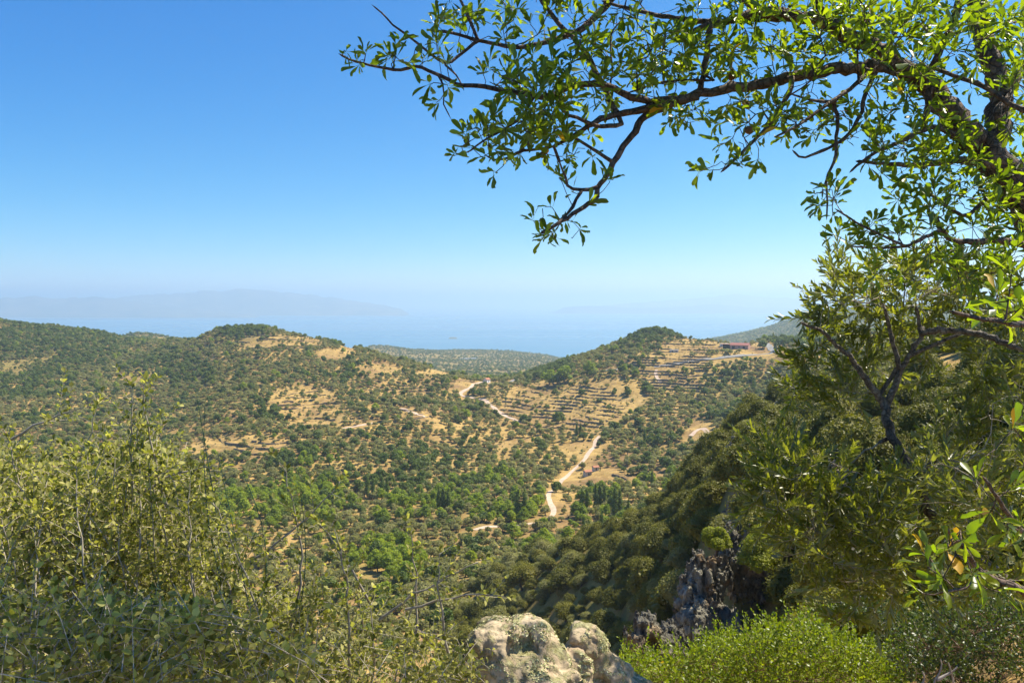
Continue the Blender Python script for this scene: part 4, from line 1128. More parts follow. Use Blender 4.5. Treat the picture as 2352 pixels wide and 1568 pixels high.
bp = N.new('ShaderNodeBump'); bp.inputs['Strength'].default_value = 1.0; bp.inputs['Distance'].default_value = .012; L.new(ml.outputs[0], bp.inputs['Height'])
bp2 = N.new('ShaderNodeBump'); bp2.inputs['Strength'].default_value = .6; bp2.inputs['Distance'].default_value = .006; L.new(n2.outputs[0], bp2.inputs['Height']); L.new(bp.outputs[0], bp2.inputs['Normal'])
L.new(bp2.outputs[0], bs.inputs['Normal'])
o = N.new('ShaderNodeOutputMaterial'); L.new(bs.outputs[0], o.inputs[0])

DB = 3.05
def pe(u, v, D, ru, rd, rv, tl=0.0):
    s = D / F
    return (P(u, v, D), (ru * s, rd * s, rv * s), tl)
BO = P(1270, 1600, DB)
ells = [pe(1172, 1508, 3.02, 94, 100, 84), pe(1146, 1452, 3.06, 52, 60, 42), pe(1216, 1450, 3.06, 52, 60, 46), pe(1110, 1500, 3.0, 36, 50, 42), pe(1282, 1545, 3.05, 92, 90, 72), pe(1330, 1450, 3.22, 40, 46, 30, .3),
        pe(1362, 1500, 3.2, 48, 55, 56, -.5), pe(1405, 1550, 3.2, 52, 60, 60, -.6), pe(1462, 1604, 3.2, 60, 70, 62, -.6), pe(1230, 1600, 2.86, 78, 60, 66), pe(1290, 1680, 3.05, 230, 150, 110), pe(1130, 1600, 3.0, 76, 80, 90)]
cuts = [pe(1206, 1500, 2.86, 42, 62, 25, .15), pe(1330, 1520, 3.02, 20, 26, 60, -.6), pe(1288, 1452, 3.15, 16, 60, 26, -.4)]
ells = [(c - BO, r, t) for c, r, t in ells]; cuts = [(c - BO, r, t) for c, r, t in cuts]
Vb, Qb = sdf_rock(ells, cuts, .0062, .05, [(.018, 9.0), (.013, 6.5), (.006, 30.0), (.007, 21.0), (.003, 80.0), (.003, 66.0)], 5, .06)
t = obj('boulder', None, loc=tuple(BO), label='pale weathered boulder with crusty green lichen and a dark hollow', category='boulder')
obj('rock', mk_mesh('rock', Vb, [Qb], [rk], smooth=True), t)
# crusty lichen flakes
rsl = np.random.default_rng(12)
ia = rsl.integers(0, len(Qb), 30000)
pa, pb_, pc_ = Vb[Qb[ia, 0]], Vb[Qb[ia, 1]], Vb[Qb[ia, 2]]
nn_ = unit(np.cross(pb_ - pa, pc_ - pa)); pp_ = (pa + pb_ + pc_) / 3
k = (fbm(pp_[:, 0] * 14, pp_[:, 1] * 14, pp_[:, 2] * 14, 3, 66) > .14) & (nn_[:, 2] > -.1)
lv, lt = leaf_cards(pp_[k] + nn_[k] * .0015, unit(nn_[k] + rsl.normal(size=(k.sum(), 3)) * .55), .0042, rsl)
M_lich = foliage_mat('lichen_crust', [(.30, .29, .12), (.50, .48, .24), (.68, .66, .40)], trans=.05, rough=.9, spec=.1, isl=True, vary=1.0)
obj('lichen', mk_mesh('lichen', lv, [lt], [M_lich]), t, kind='stuff')

rc, N, L = new_mat('grey_cliff_rock')
tc = N.new('ShaderNodeTexCoord')
mpn = N.new('ShaderNodeMapping'); mpn.inputs['Scale'].default_value = (1, 1, .45); L.new(tc.outputs['Object'], mpn.inputs[0])
n1 = noise(N, L, .55, 7, .68, mpn.outputs[0], .4); n2 = noise(N, L, 2.4, 6, .7, mpn.outputs[0]); n3 = noise(N, L, .33, 3, .6, tc.outputs['Object'])
st = ramp(N, [(.36, (.035, .03, .02)), (.46, (.13, .115, .08)), (.58, (.25, .23, .165)), (.72, (.46, .43, .34))]); L.new(n1.outputs[0], st.inputs[0])
wm_ = ramp(N, [(.54, (0, 0, 0)), (.66, (1, 1, 1))]); L.new(n3.outputs[0], wm_.inputs[0])
c0 = mixc(N, L, wm_.outputs[0], st.outputs[0], (.34, .22, .10))
dk = ramp(N, [(.36, (.3, .3, .3)), (.5, (1, 1, 1))]); L.new(n2.outputs[0], dk.inputs[0])
c1 = mixc(N, L, 1.0, c0, dk.outputs[0], 'MULTIPLY')
bs = N.new('ShaderNodeBsdfPrincipled'); L.new(c1, bs.inputs['Base Color']); bs.inputs['Roughness'].default_value = .9
bp = N.new('ShaderNodeBump'); bp.inputs['Strength'].default_value = 1.0; bp.inputs['Distance'].default_value = .3; L.new(n2.outputs[0], bp.inputs['Height']); L.new(bp.outputs[0], bs.inputs['Normal'])
o = N.new('ShaderNodeOutputMaterial'); L.new(bs.outputs[0], o.inputs[0])

def outcrop(name, fins, label, seed, res=2.2):
    D0 = fins[0][2]
    s = D0 / F
    O = P(fins[0][0], fins[0][1], D0)
    el = [pe(*f) for f in fins]; el = [(c - O, r, t) for c, r, t in el]
    Vr, Qr = sdf_rock(el, [], res * s, 9 * s, [(7 * s, 1 / (30 * s)), (9 * s, 1 / (15 * s)), (3.5 * s, 1 / (7 * s)), (3.5 * s, 1 / (4.2 * s))], seed, 8 * s, (1, 1, .6))
    return obj(name, mk_mesh(name, Vr, [Qr], [rc], smooth=False), loc=tuple(O), label=label, category='rock')
outcrop('rock_cliff', [(1700, 1300, 69, 26, 60, 92, .10), (1600, 1330, 66, 22, 50, 66, .25), (1574, 1370, 65, 18, 50, 60, .25), (1628, 1350, 65, 20, 50, 96, .2), (1655, 1320, 67, 20, 50, 100, .15), (1676, 1280, 69, 16, 50, 80, .1), (1730, 1330, 69, 22, 60, 92, .05), (1760, 1345, 69, 22, 60, 88, .0), (1790, 1370, 70, 22, 60, 74, -.05), (1815, 1400, 70, 20, 60, 56, -.1), (1600, 1430, 63, 50, 60, 50, .1), (1660, 1450, 64, 60, 60, 50, 0), (1750, 1450, 66, 70, 60, 46, 0), (1820, 1450, 69, 40, 60, 40, 0), (1700, 1210, 76, 20, 60, 40, .3), (1722, 1235, 75, 18, 60, 40, .2)],
        'grey fluted cliff below the two round yellow-green bushes', 3)
outcrop('rock_rib', [(1697, 1150, 88, 20, 40, 52, .25), (1720, 1128, 89, 18, 40, 30, .1), (1676, 1185, 87, 18, 40, 42, .3), (1724, 1175, 88, 18, 40, 40, .0), (1700, 1210, 86, 30, 40, 30, .0), (1738, 1150, 89, 10, 30, 24, -.1)], 'pale jagged rock rib standing out of the bushes above the cliff', 13)
outcrop('rock_spire', [(1686, 1030, 128, 11, 24, 34, .3), (1697, 1016, 129, 8, 20, 20, .2), (1676, 1052, 127, 12, 20, 26, .3)], 'narrow grey rock spire leaning on the middle of the spur', 23, 1.6)
outcrop('rock_spire', [(1640, 1085, 118, 10, 20, 28, .2), (1652, 1098, 118, 9, 20, 18, .1)], 'short bluish rock spire at the edge of the spur woods', 33, 1.6)
outcrop('rock_rib', [(1786, 946, 168, 14, 24, 9, -.6), (1796, 936, 168, 7, 20, 10, -.2), (1772, 956, 168, 12, 20, 6, -.5)], 'whitish rock ledge on the skyline of the spur', 43, 1.6)
outcrop('rock_spire', [(1918, 1060, 60, 9, 24, 24, .1), (1926, 1080, 60, 9, 24, 20, .0)], 'brown rock stump behind the olive shoots', 53, 1.8)
outcrop('rock_mass', [(1480, 1440, 26, 34, 50, 38, .2), (1462, 1470, 25.5, 26, 50, 30, .3), (1540, 1452, 27, 30, 40, 22, -.2), (1520, 1490, 26, 60, 50, 40, 0)], 'dark blue-grey rock just behind the bright shrub', 63)
outcrop('rock_mass', [(2300, 1490, 7.2, 34, 40, 34, .1), (2285, 1530, 7.1, 44, 40, 40, 0), (2330, 1530, 7.2, 34, 40, 30, 0)], 'grey lichened rock low among the dark bushes', 73)
outcrop('rock_mass', [(1965, 1290, 14, 26, 40, 34, .2), (1990, 1330, 14, 34, 40, 30, 0)], 'grey boulder seen through the olive shoots', 83)
outcrop('rock_mass', [(2085, 1210, 12, 22, 30, 18, 0), (2075, 1235, 12, 26, 30, 20, 0)], 'pale stone shining behind the lower olive shoots', 93)

# ------------------------------------------------------------------ close plants
class Skel:
    def __init__(self):
        self.p = []; self.par = []; self.r = []
    def add(self, p, par, r=0.0):
        self.p.append(np.asarray(p, float)); self.par.append(par); self.r.append(r); return len(self.p) - 1
    def nearest(self, q, A=None):
        A = np.array(self.p) if A is None else A
        d = ((A - q) ** 2).sum(1); i = int(np.argmin(d)); return i, math.sqrt(d[i])

def attract(sk, T, step, rs, wig=.15, up=0.0, maxlen=None):
    """grow twigs from the skeleton to the target points; returns the tips"""
    buf = np.zeros((len(sk.p) + 60 * len(T) + 10, 3)); n = len(sk.p); buf[:n] = np.array(sk.p)
    d0 = np.array([np.sqrt(((buf[:n] - t) ** 2).sum(1).min()) for t in T])
    tips = []
    for ti in np.argsort(d0):
        t = T[ti]
        d = ((buf[:n] - t) ** 2).sum(1); i = int(np.argmin(d)); D = math.sqrt(d[i])
        if D < step * .8: continue
        if maxlen and D > maxlen: continue
        m = min(50, max(2, int(D / step)))
        a = buf[i].copy(); par = i; bend = rs.normal(size=3) * D * wig; bend[2] -= up * D
        for k in range(1, m + 1):
            f = k / m
            q = a * (1 - f) + t * f + bend * math.sin(pi * f) + (rs.normal(size=3) * step * .10 if k < m else 0)
            par = sk.add(q, par); buf[n] = q; n += 1
        tips.append(par)
    return tips

def radii(sk, rt, ex=2.3):
    n = len(sk.p); acc = np.zeros(n); kids = np.zeros(n, int)
    for i in range(n):
        if sk.par[i] >= 0: kids[sk.par[i]] += 1
    R = np.array(sk.r, float)
    for i in range(n - 1, -1, -1):
        if kids[i] == 0: acc[i] = rt ** ex
        if R[i] <= 0: R[i] = acc[i] ** (1 / ex)
        if sk.par[i] >= 0: acc[sk.par[i]] += acc[i] * .92
    return R

def skel_mesh(sk, R, keep_from=0, sides=4, cap=1.0):
    """tubes for every chain of the skeleton that starts at or after node keep_from"""
    n = len(sk.p); Pn = np.array(sk.p)
    kids = [[] for _ in range(n)]
    for i in range(keep_from, n):
        if sk.par[i] >= 0: kids[sk.par[i]].append(i)
    Vs, Qs, off = [], [], 0
    starts = [(sk.par[i], i) for i in range(keep_from, n) if sk.par[i] >= 0 and (sk.par[i] < keep_from or (kids[sk.par[i]] and kids[sk.par[i]][0] != i))]
    starts += [(i, kids[i][0]) for i in range(keep_from, n) if sk.par[i] < 0 and kids[i]]
    for a, b in starts:
        ch = [a, b]
        while kids[ch[-1]]: ch.append(kids[ch[-1]][0])
        rr = R[ch].copy(); rr[0] = min(rr[0], R[b] * 1.25)
        v, q = tube(Pn[ch], rr, sides if rr[1] > .003 else 3)
        Vs.append(v); Qs.append(q + off); off += len(v)
    return np.concatenate(Vs), np.concatenate(Qs)

def leaf_template(w, petiole, prof, fold=.18, curl=.25, nseg=None):
    """unit-length leaf along +Y, normal +Z: strips of two quads"""
    V = []; ys = [a for a, _ in prof]
    for y, k in prof:
        yy = petiole + (1 - petiole) * y
        z = -curl * yy * yy * .5
        x = w * .5 * k
        V += [(-x, yy, z + abs(x) * fold * 2), (0, yy, z), (x, yy, z + abs(x) * fold * 2)]
    m = len(prof)
    Q = []
    for i in range(m - 1):
        for j in (0, 1):
            Q.append((i * 3 + j, i * 3 + j + 1, i * 3 + 3 + j + 1, i * 3 + 3 + j))
    if petiole > 0:
        b = len(V); t = .012
        V += [(-t, 0, 0), (t, 0, 0), (t, petiole * 1.03, 0), (-t, petiole * 1.03, 0)]
        Q.append((b, b + 1, b + 2, b + 3))
    return np.array(V, float), np.array(Q)
PEAR = [leaf_template(w, .22, [(0, .05), (.22, .42), (.5, .86), (.74, 1.0), (.9, .72), (1.0, .06)], f, c) for w, f, c in ((.29, .2, .25), (.25, .35, .5), (.33, .12, .1), (.24, .1, -.2))]
_rt = np.random.default_rng(31)
for k_ in range(8):   # irregular leaves: narrowed, twisted, curled, with nibbled margins
    V_0, Q_0 = leaf_template(_rt.uniform(.22, .36), _rt.uniform(.14, .26), [(0, .05), (.22, .42), (.42, .75), (.6, .95), (.78, .95), (.92, .66), (1.0, .08)], _rt.uniform(.05, .45), _rt.uniform(-.3, .8))
    V_0[:-4, 0] *= 1 + .14 * _rt.normal(size=len(V_0) - 4)
    V_0[:-4, 2] += .025 * _rt.normal(size=len(V_0) - 4)
    V_0[:, 0] += .10 * _rt.normal() * V_0[:, 1] ** 2
    if k_ % 2: V_0[[9, 12], 0] *= _rt.uniform(.2, .7)
    PEAR.append((V_0, Q_0))
# chewed leaves: one edge bitten in
for k_ in (0, 2):
    V_0, Q_0 = PEAR[k_]; V_1 = V_0.copy(); V_1[9, 0] *= .35; V_1[12, 0] *= 1.2; V_1[6, 0] *= .9
    PEAR.append((V_1, Q_0))
    V_1 = V_0.copy(); V_1[11, 0] *= .3; V_1[14, 0] *= .8; V_1[15:18, 1] -= .05
    PEAR.append((V_1, Q_0))
OLV = [leaf_template(w, .06, [(0, .1), (.3, .85), (.6, 1.0), (.85, .55), (1, .04)], f, c) for w, f, c in ((.26, .3, .15), (.21, .2, .3), (.30, .15, -.1))]
RND = [leaf_template(w, .1, [(0, .1), (.3, .9), (.65, 1.0), (1, .15)], f, c) for w, f, c in ((.55, .2, .2), (.48, .35, .1), (.62, .1, .3))]

def bake(tmpls, pos, dr, nrm, size, rs):
    """all leaves in one mesh"""
    w = rs.integers(0, len(tmpls), len(pos))
    Vs, Qs, off = [], [], 0
    dr = unit(dr); sd = unit(np.cross(dr, nrm)); nr = np.cross(sd, dr)
    for k, (tv, tq) in enumerate(tmpls):
        s = w == k
        if not s.any(): continue
        M = np.stack([sd[s], dr[s], nr[s]], 1)
        v = pos[s][:, None] + (np.einsum('vj,njk->nvk', tv, M)) * size[s][:, None, None]
        n = s.sum()
        q = (tq[None] + (np.arange(n) * len(tv))[:, None, None]).reshape(-1, 4) + off
        Vs.append(v.reshape(-1, 3)); Qs.append(q); off += n * len(tv)
    return np.concatenate(Vs), np.concatenate(Qs), w

from mathutils import Matrix
def plant_leaves(root, origin, tmpls, mat, pos, dr, nrm, size, nsingle, rs, alt=None, shade_name='foliage'):
    """the leaves that show largest are parts of their own, the rest one part"""
    up_, vp_, dep = proj(pos)
    px = size / np.maximum(dep, .1)
    inside = (up_ > 5) & (up_ < 2347) & (vp_ > 5) & (vp_ < 1560) & (dep > .2)
    order = np.argsort(-(px * inside))[:nsingle]
    m = np.ones(len(pos), bool); m[order] = False
    V, Q, _ = bake(tmpls, pos[m] - origin, dr[m], nrm[m], size[m], rs)
    obj(shade_name, mk_mesh(shade_name, V, [Q], [mat], smooth=True), root, kind='stuff')
    meshes = [mk_mesh('leaf', tv, [tq], [mat], smooth=True) for tv, tq in tmpls]
    am = [mk_mesh('leaf', tv, [tq], [alt[0]], smooth=True) for tv, tq in tmpls] if alt else None
    dr = unit(dr); sd = unit(np.cross(dr, nrm)); nr = np.cross(sd, dr)
    for n_, i in enumerate(order):
        k = int(rs.integers(0, len(tmpls))); s = size[i]
        al = alt is not None and rs.uniform() < alt[1]
        o = obj('leaf', am[k] if al else meshes[k], root, label=alt[2] if al else None)
        a, b, c, p = sd[i] * s, dr[i] * s, nr[i] * s, pos[i] - origin
        o.matrix_local = Matrix(((a[0], b[0], c[0], p[0]), (a[1], b[1], c[1], p[1]), (a[2], b[2], c[2], p[2]), (0, 0, 0, 1)))

M_pearleaf = foliage_mat('pear_leaf', [(.055, .085, .006), (.135, .18, .010), (.25, .28, .02)], trans=.52, rough=.35, spec=.5, isl=True, vary=.9, tcol=(2.0, 2.2, .5), back=(.13, .17, .05))
M_yelleaf = foliage_mat('yellow_leaf', [(.45, .26, .02), (.60, .36, .03), (.40, .16, .02)], trans=.4, rough=.5, isl=True)
M_olvleaf = foliage_mat('olive_leaf', [(.085, .100, .012), (.160, .170, .024), (.26, .255, .055)], trans=.45, rough=.35, spec=.5, isl=True, vary=.9, tcol=(1.8, 1.9, .5), back=(.20, .22, .12))
M_shrleaf = foliage_mat('shrub_leaf', [(.07, .075, .015), (.26, .245, .06), (.56, .51, .18)], trans=.42, rough=.55, spec=.2, isl=True, vary=.9, tcol=(1.6, 1.7, .6), back=(.27, .27, .10))
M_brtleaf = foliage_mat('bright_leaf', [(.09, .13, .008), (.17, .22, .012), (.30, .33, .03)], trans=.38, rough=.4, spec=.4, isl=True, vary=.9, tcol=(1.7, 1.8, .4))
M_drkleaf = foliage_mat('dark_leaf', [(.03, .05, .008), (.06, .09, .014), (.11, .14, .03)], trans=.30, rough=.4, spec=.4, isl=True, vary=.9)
def bark(name, cols, scale, bump, bdist):
    m, N, L = new_mat(name)
    tc = N.new('ShaderNodeTexCoord')
    n1 = noise(N, L, scale, 6, .7, tc.outputs['Object'], .6); n2 = noise(N, L, scale * 5, 5, .7, tc.outputs['Object'])
    r = ramp(N, cols); L.new(n1.outputs[0], r.inputs[0])
    vo = N.new('ShaderNodeTexVoronoi'); vo.feature = 'DISTANCE_TO_EDGE'; vo.inputs['Scale'].default_value = scale * 2.4; L.new(tc.outputs['Object'], vo.inputs['Vector'])
    rr = ramp(N, [(0.0, (.35, .35, .35)), (.12, (1, 1, 1))]); L.new(vo.outputs['Distance'], rr.inputs[0])
    c = mixc(N, L, .8, r.outputs[0], rr.outputs[0], 'MULTIPLY')
    bs = N.new('ShaderNodeBsdfPrincipled'); L.new(c, bs.inputs['Base Color']); bs.inputs['Roughness'].default_value = .85
    ad = N.new('ShaderNodeMath'); ad.operation = 'ADD'; L.new(n2.outputs[0], ad.inputs[0]); L.new(rr.outputs[0], ad.inputs[1])
    b = N.new('ShaderNodeBump'); b.inputs['Strength'].default_value = bump; b.inputs['Distance'].default_value = bdist
    L.new(ad.outputs[0], b.inputs['Height']); L.new(b.outputs[0], bs.inputs['Normal'])
    o = N.new('ShaderNodeOutputMaterial'); L.new(bs.outputs[0], o.inputs[0]); return m
M_pbark = bark('pear_bark', [(.30, (.05, .03, .02)), (.48, (.14, .085, .055)), (.64, (.25, .17, .12)), (.8, (.38, .34, .29))], 16, 1.0, .006)
M_obark = bark('olive_bark', [(.32, (.05, .04, .03)), (.5, (.15, .12, .09)), (.7, (.30, .26, .21))], 18, 1.0, .005)
M_twig = plain_mat('pale_twig', [(.3, (.20, .16, .11)), (.7, (.48, .42, .32))], scale=30, bump=.4, bdist=.001)
M_rtwig = plain_mat('reddish_twig', [(.3, (.12, .06, .035)), (.7, (.24, .14, .09))], scale=30, bump=.4, bdist=.001)

def knobby(path, rad, rs, step, amp):
    """resample a traced branch finely and give it knees and knots"""
    path = chaikin(np.asarray(path, float), 1)
    s = np.concatenate([[0], np.cumsum(np.linalg.norm(np.diff(path, axis=0), axis=1))])
    n = max(4, int(s[-1] / step)); t = np.linspace(0, s[-1], n)
    pts = np.stack([np.interp(t, s, path[:, i]) for i in range(3)], -1)
    r = np.interp(t, np.linspace(0, s[-1], len(rad)), rad)
    pts = pts + rs.normal(size=pts.shape) * r[:, None] * amp * np.where((np.arange(n) == 0) | (np.arange(n) == n - 1), 0, 1)[:, None]
    kn = (rs.uniform(size=n) < .07) * rs.uniform(.12, .30, n)
    r = r * (1 + .04 * rs.normal(size=n).clip(-1.5, 1.5) + kn)
    return pts, r

def traced(root, origin, sk, paths, rs, mat, sides=9, partname='branch', step=.022, amp=.18):
    """paths: (list of (u, v), D0, D1, width0, width1 in picture units)"""
    for i, (uv, D0, D1, w0, w1) in enumerate(paths):
        uv = np.array(uv, float); n = len(uv)
        Ds = np.linspace(D0, D1, n)
        pts = P(uv[:, 0], uv[:, 1], Ds)
        rad = np.linspace(w0, w1, n) * .5 * Ds / F
        pts, rad = knobby(pts, rad, rs, max(step, rad.mean() * .9), amp)
        k, d = (-1, 9) if not sk.p else sk.nearest(pts[0])
        par = k if d < .35 else -1
        if par >= 0 and d > .004:
            # run the foot of the branch into the wood that carries it
            q = sk.p[par]
            if d < .14:
                pts = np.concatenate([[q], pts]); rad = np.concatenate([[rad[0] * 1.1], rad])
        for a, b in zip(pts, rad):
            par = sk.add(a, par, b)
        e = pts[-1] + (pts[-1] - pts[-2]) * .6
        v, q = tube(np.concatenate([pts, [e]]) - origin, np.concatenate([rad, [rad[-1] * .15]]), sides if rad.max() > .008 else 6)
        obj(partname if i or partname != 'branch' else 'trunk', mk_mesh(partname, v, [q], [mat], smooth=True), root)

def blobs(lst, rs, D0=None):
    T = []
    for (u, v, ru, rv, n, d0, d1) in lst:
        a = rs.uniform(0, 2 * pi, n); r = np.sqrt(rs.uniform(0, 1, n))
        T.append(P(u + ru * r * np.cos(a), v + rv * r * np.sin(a), rs.uniform(d0, d1, n)))
    return np.concatenate(T)

SUNV = np.array([sin(SUN_AZ) * cos(SUN_EL), cos(SUN_AZ) * cos(SUN_EL), sin(SUN_EL)])

# ---- wild pear tree overhead
rp = np.random.default_rng(101)
PB = [
 ([(2430, 640), (2360, 490), (2330, 430), (2296, 376), (2266, 334)], 3.00, 2.95, 84, 66),
 ([(2266, 334), (2240, 322), (2188, 266), (2141, 207), (2071, 148), (2012, 113), (1954, 86), (1895, 55), (1856, 43), (1797, 31), (1739, 31), (1672, 47), (1622, 62), (1590, 74), (1553, 90)], 2.95, 2.75, 62, 10),
 ([(2270, 350), (2295, 300), (2297, 235), (2285, 168), (2262, 98), (2243, 20), (2228, -70), (2190, -200)], 2.95, 3.1, 54, 36),
 ([(2050, 138), (2004, 156), (1934, 156), (1856, 172), (1776, 187), (1670, 206), (1609, 216), (1553, 230), (1518, 232), (1459, 232), (1412, 202), (1389, 195), (1330, 195), (1290, 205), (1262, 225), (1218, 218), (1157, 209), (1110, 199), (1051, 195), (1005, 171), (960, 150), (922, 162), (876, 157), (829, 145), (805, 138), (786, 128)], 2.82, 2.35, 30, 5),
 ([(1600, 222), (1553, 236), (1494, 246), (1436, 260), (1389, 267), (1340, 298), (1310, 316), (1272, 336)], 2.7, 2.55, 22, 7),
 ([(1412, 253), (1398, 225), (1377, 178), (1351, 136), (1328, 95), (1280, 55), (1250, 10), (1230, -20)], 2.66, 2.75, 15, 9),
 ([(1430, -30), (1395, 10), (1366, 42), (1325, 76), (1286, 87), (1227, 105), (1180, 110), (1110, 96), (1087, 91), (1051, 77), (993, 70)], 2.85, 2.6, 18, 6),
 ([(1098, 94), (1087, 61), (1063, 14), (1045, -25)], 2.62, 2.6, 9, 6),
 ([(1087, 101), (1040, 141), (1023, 150), (979, 117), (934, 80), (904, 61), (876, 28), (862, 18)], 2.62, 2.5, 8, 3.5),
 ([(1023, 150), (1050, 172), (1062, 200)], 2.6, 2.55, 5, 3),
 ([(1005, 171), (1023, 204), (1014, 232), (1030, 262)], 2.42, 2.4, 5, 3),
 ([(1225, 225), (1199, 270), (1157, 298), (1110, 323), (1082, 345)], 2.45, 2.35, 7, 4),
 ([(1530, 240), (1510, 252), (1475, 273), (1451, 311), (1428, 343), (1407, 379), (1388, 409), (1371, 432), (1369, 456), (1346, 470), (1322, 489), (1287, 510), (1247, 533)], 2.7, 2.45, 18, 8),
 ([(1371, 430), (1336, 439), (1301, 430), (1306, 421), (1294, 395), (1285, 372)], 2.55, 2.5, 10, 4),
 ([(1334, 442), (1322, 456), (1315, 479), (1287, 505)], 2.53, 2.48, 8, 6),
 ([(1407, 372), (1378, 353), (1346, 332), (1320, 316)], 2.6, 2.55, 10, 6),
 ([(1428, 285), (1407, 290), (1364, 290), (1334, 273), (1299, 264), (1285, 240)], 2.62, 2.5, 11, 7),
 ([(1272, 336), (1236, 345), (1193, 346), (1170, 364), (1135, 369), (1121, 360)], 2.5, 2.4, 7, 4),
 ([(1630, 55), (1625, 94), (1623, 141), (1614, 178), (1609, 205)], 2.72, 2.7, 15, 12),
 ([(1860, 44), (1776, 40), (1700, 44), (1640, 54), (1553, 40), (1506, 37), (1459, 23), (1429, 16), (1390, 5)], 2.86, 2.8, 20, 7),
 ([(1640, 185), (1580, 184), (1516, 188), (1488, 199), (1450, 211)], 2.7, 2.65, 6, 4),
 ([(1401, 200), (1408, 159), (1401, 117), (1405, 70), (1430, 45)], 2.66, 2.7, 5, 3.5),
 ([(1820, 180), (1817, 203), (1797, 242), (1762, 293), (1727, 328), (1690, 365), (1661, 391)], 2.7, 2.5, 12, 6),
 ([(2000, 165), (1973, 187), (1934, 219), (1895, 242), (1840, 285), (1786, 312)], 2.75, 2.6, 12, 5),
 ([(1895, 234), (1864, 230), (1825, 219)], 2.68, 2.65, 8, 4),
 ([(2010, 170), (1985, 219), (1977, 266), (1950, 309), (1922, 332), (1883, 348), (1844, 367), (1825, 350)], 2.8, 2.7, 11, 5),
 ([(1915, 236), (1926, 281), (1918, 332), (1922, 359), (1895, 414), (1900, 449), (1899, 496)], 2.7, 2.62, 10, 4),
 ([(2235, 330), (2150, 290), (2122, 297), (2090, 316), (2043, 336), (2004, 351), (1957, 391)], 2.9, 2.75, 14, 6),
 ([(2207, -10), (2188, 59), (2153, 129), (2137, 168), (2133, 234), (2122, 290)], 2.75, 2.8, 17, 15),
 ([(2290, 372), (2266, 375), (2207, 367), (2153, 375), (2090, 379), (2012, 375), (1973, 371)], 2.95, 2.8, 22, 6),
 ([(2000, 150), (2067, 176), (2129, 176)], 2.8, 2.78, 10, 12),
 ([(2145, 156), (2207, 180), (2258, 195), (2310, 235), (2365, 260)], 2.78, 2.6, 9, 12),
 ([(2400, 580), (2316, 550), (2246, 555), (2188, 555), (2162, 529), (2150, 500)], 2.9, 2.7, 18, 10),
 ([(2162, 529), (2129, 543), (2082, 566), (2023, 571), (1960, 566)], 2.7, 2.6, 9, 4),
 ([(2082, 566), (2000, 529), (1965, 510), (1925, 484)], 2.62, 2.58, 6, 4),
 ([(2300, 430), (2250, 470), (2220, 500), (2180, 480), (2130, 440)], 3.0, 2.85, 12, 6),
 ([(1760, 32), (1700, -5), (1640, -60)], 2.85, 2.8, 16, 12), ([(1900, 55), (1880, 10), (1830, -60)], 2.85, 2.8, 18, 12),
 ([(2290, 260), (2330, 200), (2370, 120)], 2.9, 3.1, 18, 10),
 ([(2400, 720), (2352, 751), (2316, 739), (2270, 735), (2223, 725), (2192, 717)], 1.5, 1.42, 19, 8),
 ([(2420, 1240), (2352, 1229), (2320, 1185), (2290, 1142), (2262, 1100)], 1.75, 1.6, 16, 7),
 ([(2380, 1370), (2305, 1338), (2257, 1320), (2240, 1296), (2206, 1249), (2175, 1215)], 1.8, 1.65, 20, 7),
 ([(2257, 1320), (2215, 1352), (2173, 1357)], 1.72, 1.66, 10, 6),
]
PO = P(2430, 640, 3.0); PO = np.array([PO[0] + .25, PO[1], float(ground_z(PO[0] + .3, PO[1])) - .1])
pear = obj('pear_tree', None, loc=tuple(PO), label='wild pear tree arching over the view with dark bark and notched green leaves', category='tree')
sk = Skel()
# the foot of the trunk, below the frame edge
PB = [([(0, 0)], 0, 0, 0, 0)] + PB
foot = [PO, PO + [.02, 0, .7], PO + [-.03, 0, 1.4], P(2430, 640, 3.0)]
fp, fr = knobby(foot, [.12, .10, .09, 92 * .5 * 3.0 / F], rp, .06, .05)
par = -1
for a, b in zip(fp, fr): par = sk.add(a, par, b)
v, q = tube(fp - PO, fr, 10); obj('trunk', mk_mesh('trunk', v, [q], [M_pbark], smooth=True), pear)
PB = PB[1:]
traced(pear, PO, sk, [PB[0]], rp, M_pbark, 12, 'bole')
traced(pear, PO, sk, PB[1:], rp, M_pbark, 8, 'limb')
nbase = len(sk.p)
NB = np.array(sk.p); NR = np.array(sk.r)
spurs = []
for i in range(1, nbase):
    if sk.par[i] < 0 or NR[i] > .035: continue
    prob = .22 if NR[i] < .009 else (.12 if NR[i] < .02 else .05)
    if rp.uniform() < prob:
        d = unit(rp.normal(size=3) + [0, 0, .3]); ln = rp.uniform(.03, .11)
        a = sk.add(sk.p[i] + d * ln * .5, i); b = sk.add(sk.p[i] + d * ln + [0, 0, .01], a); spurs.append(b)
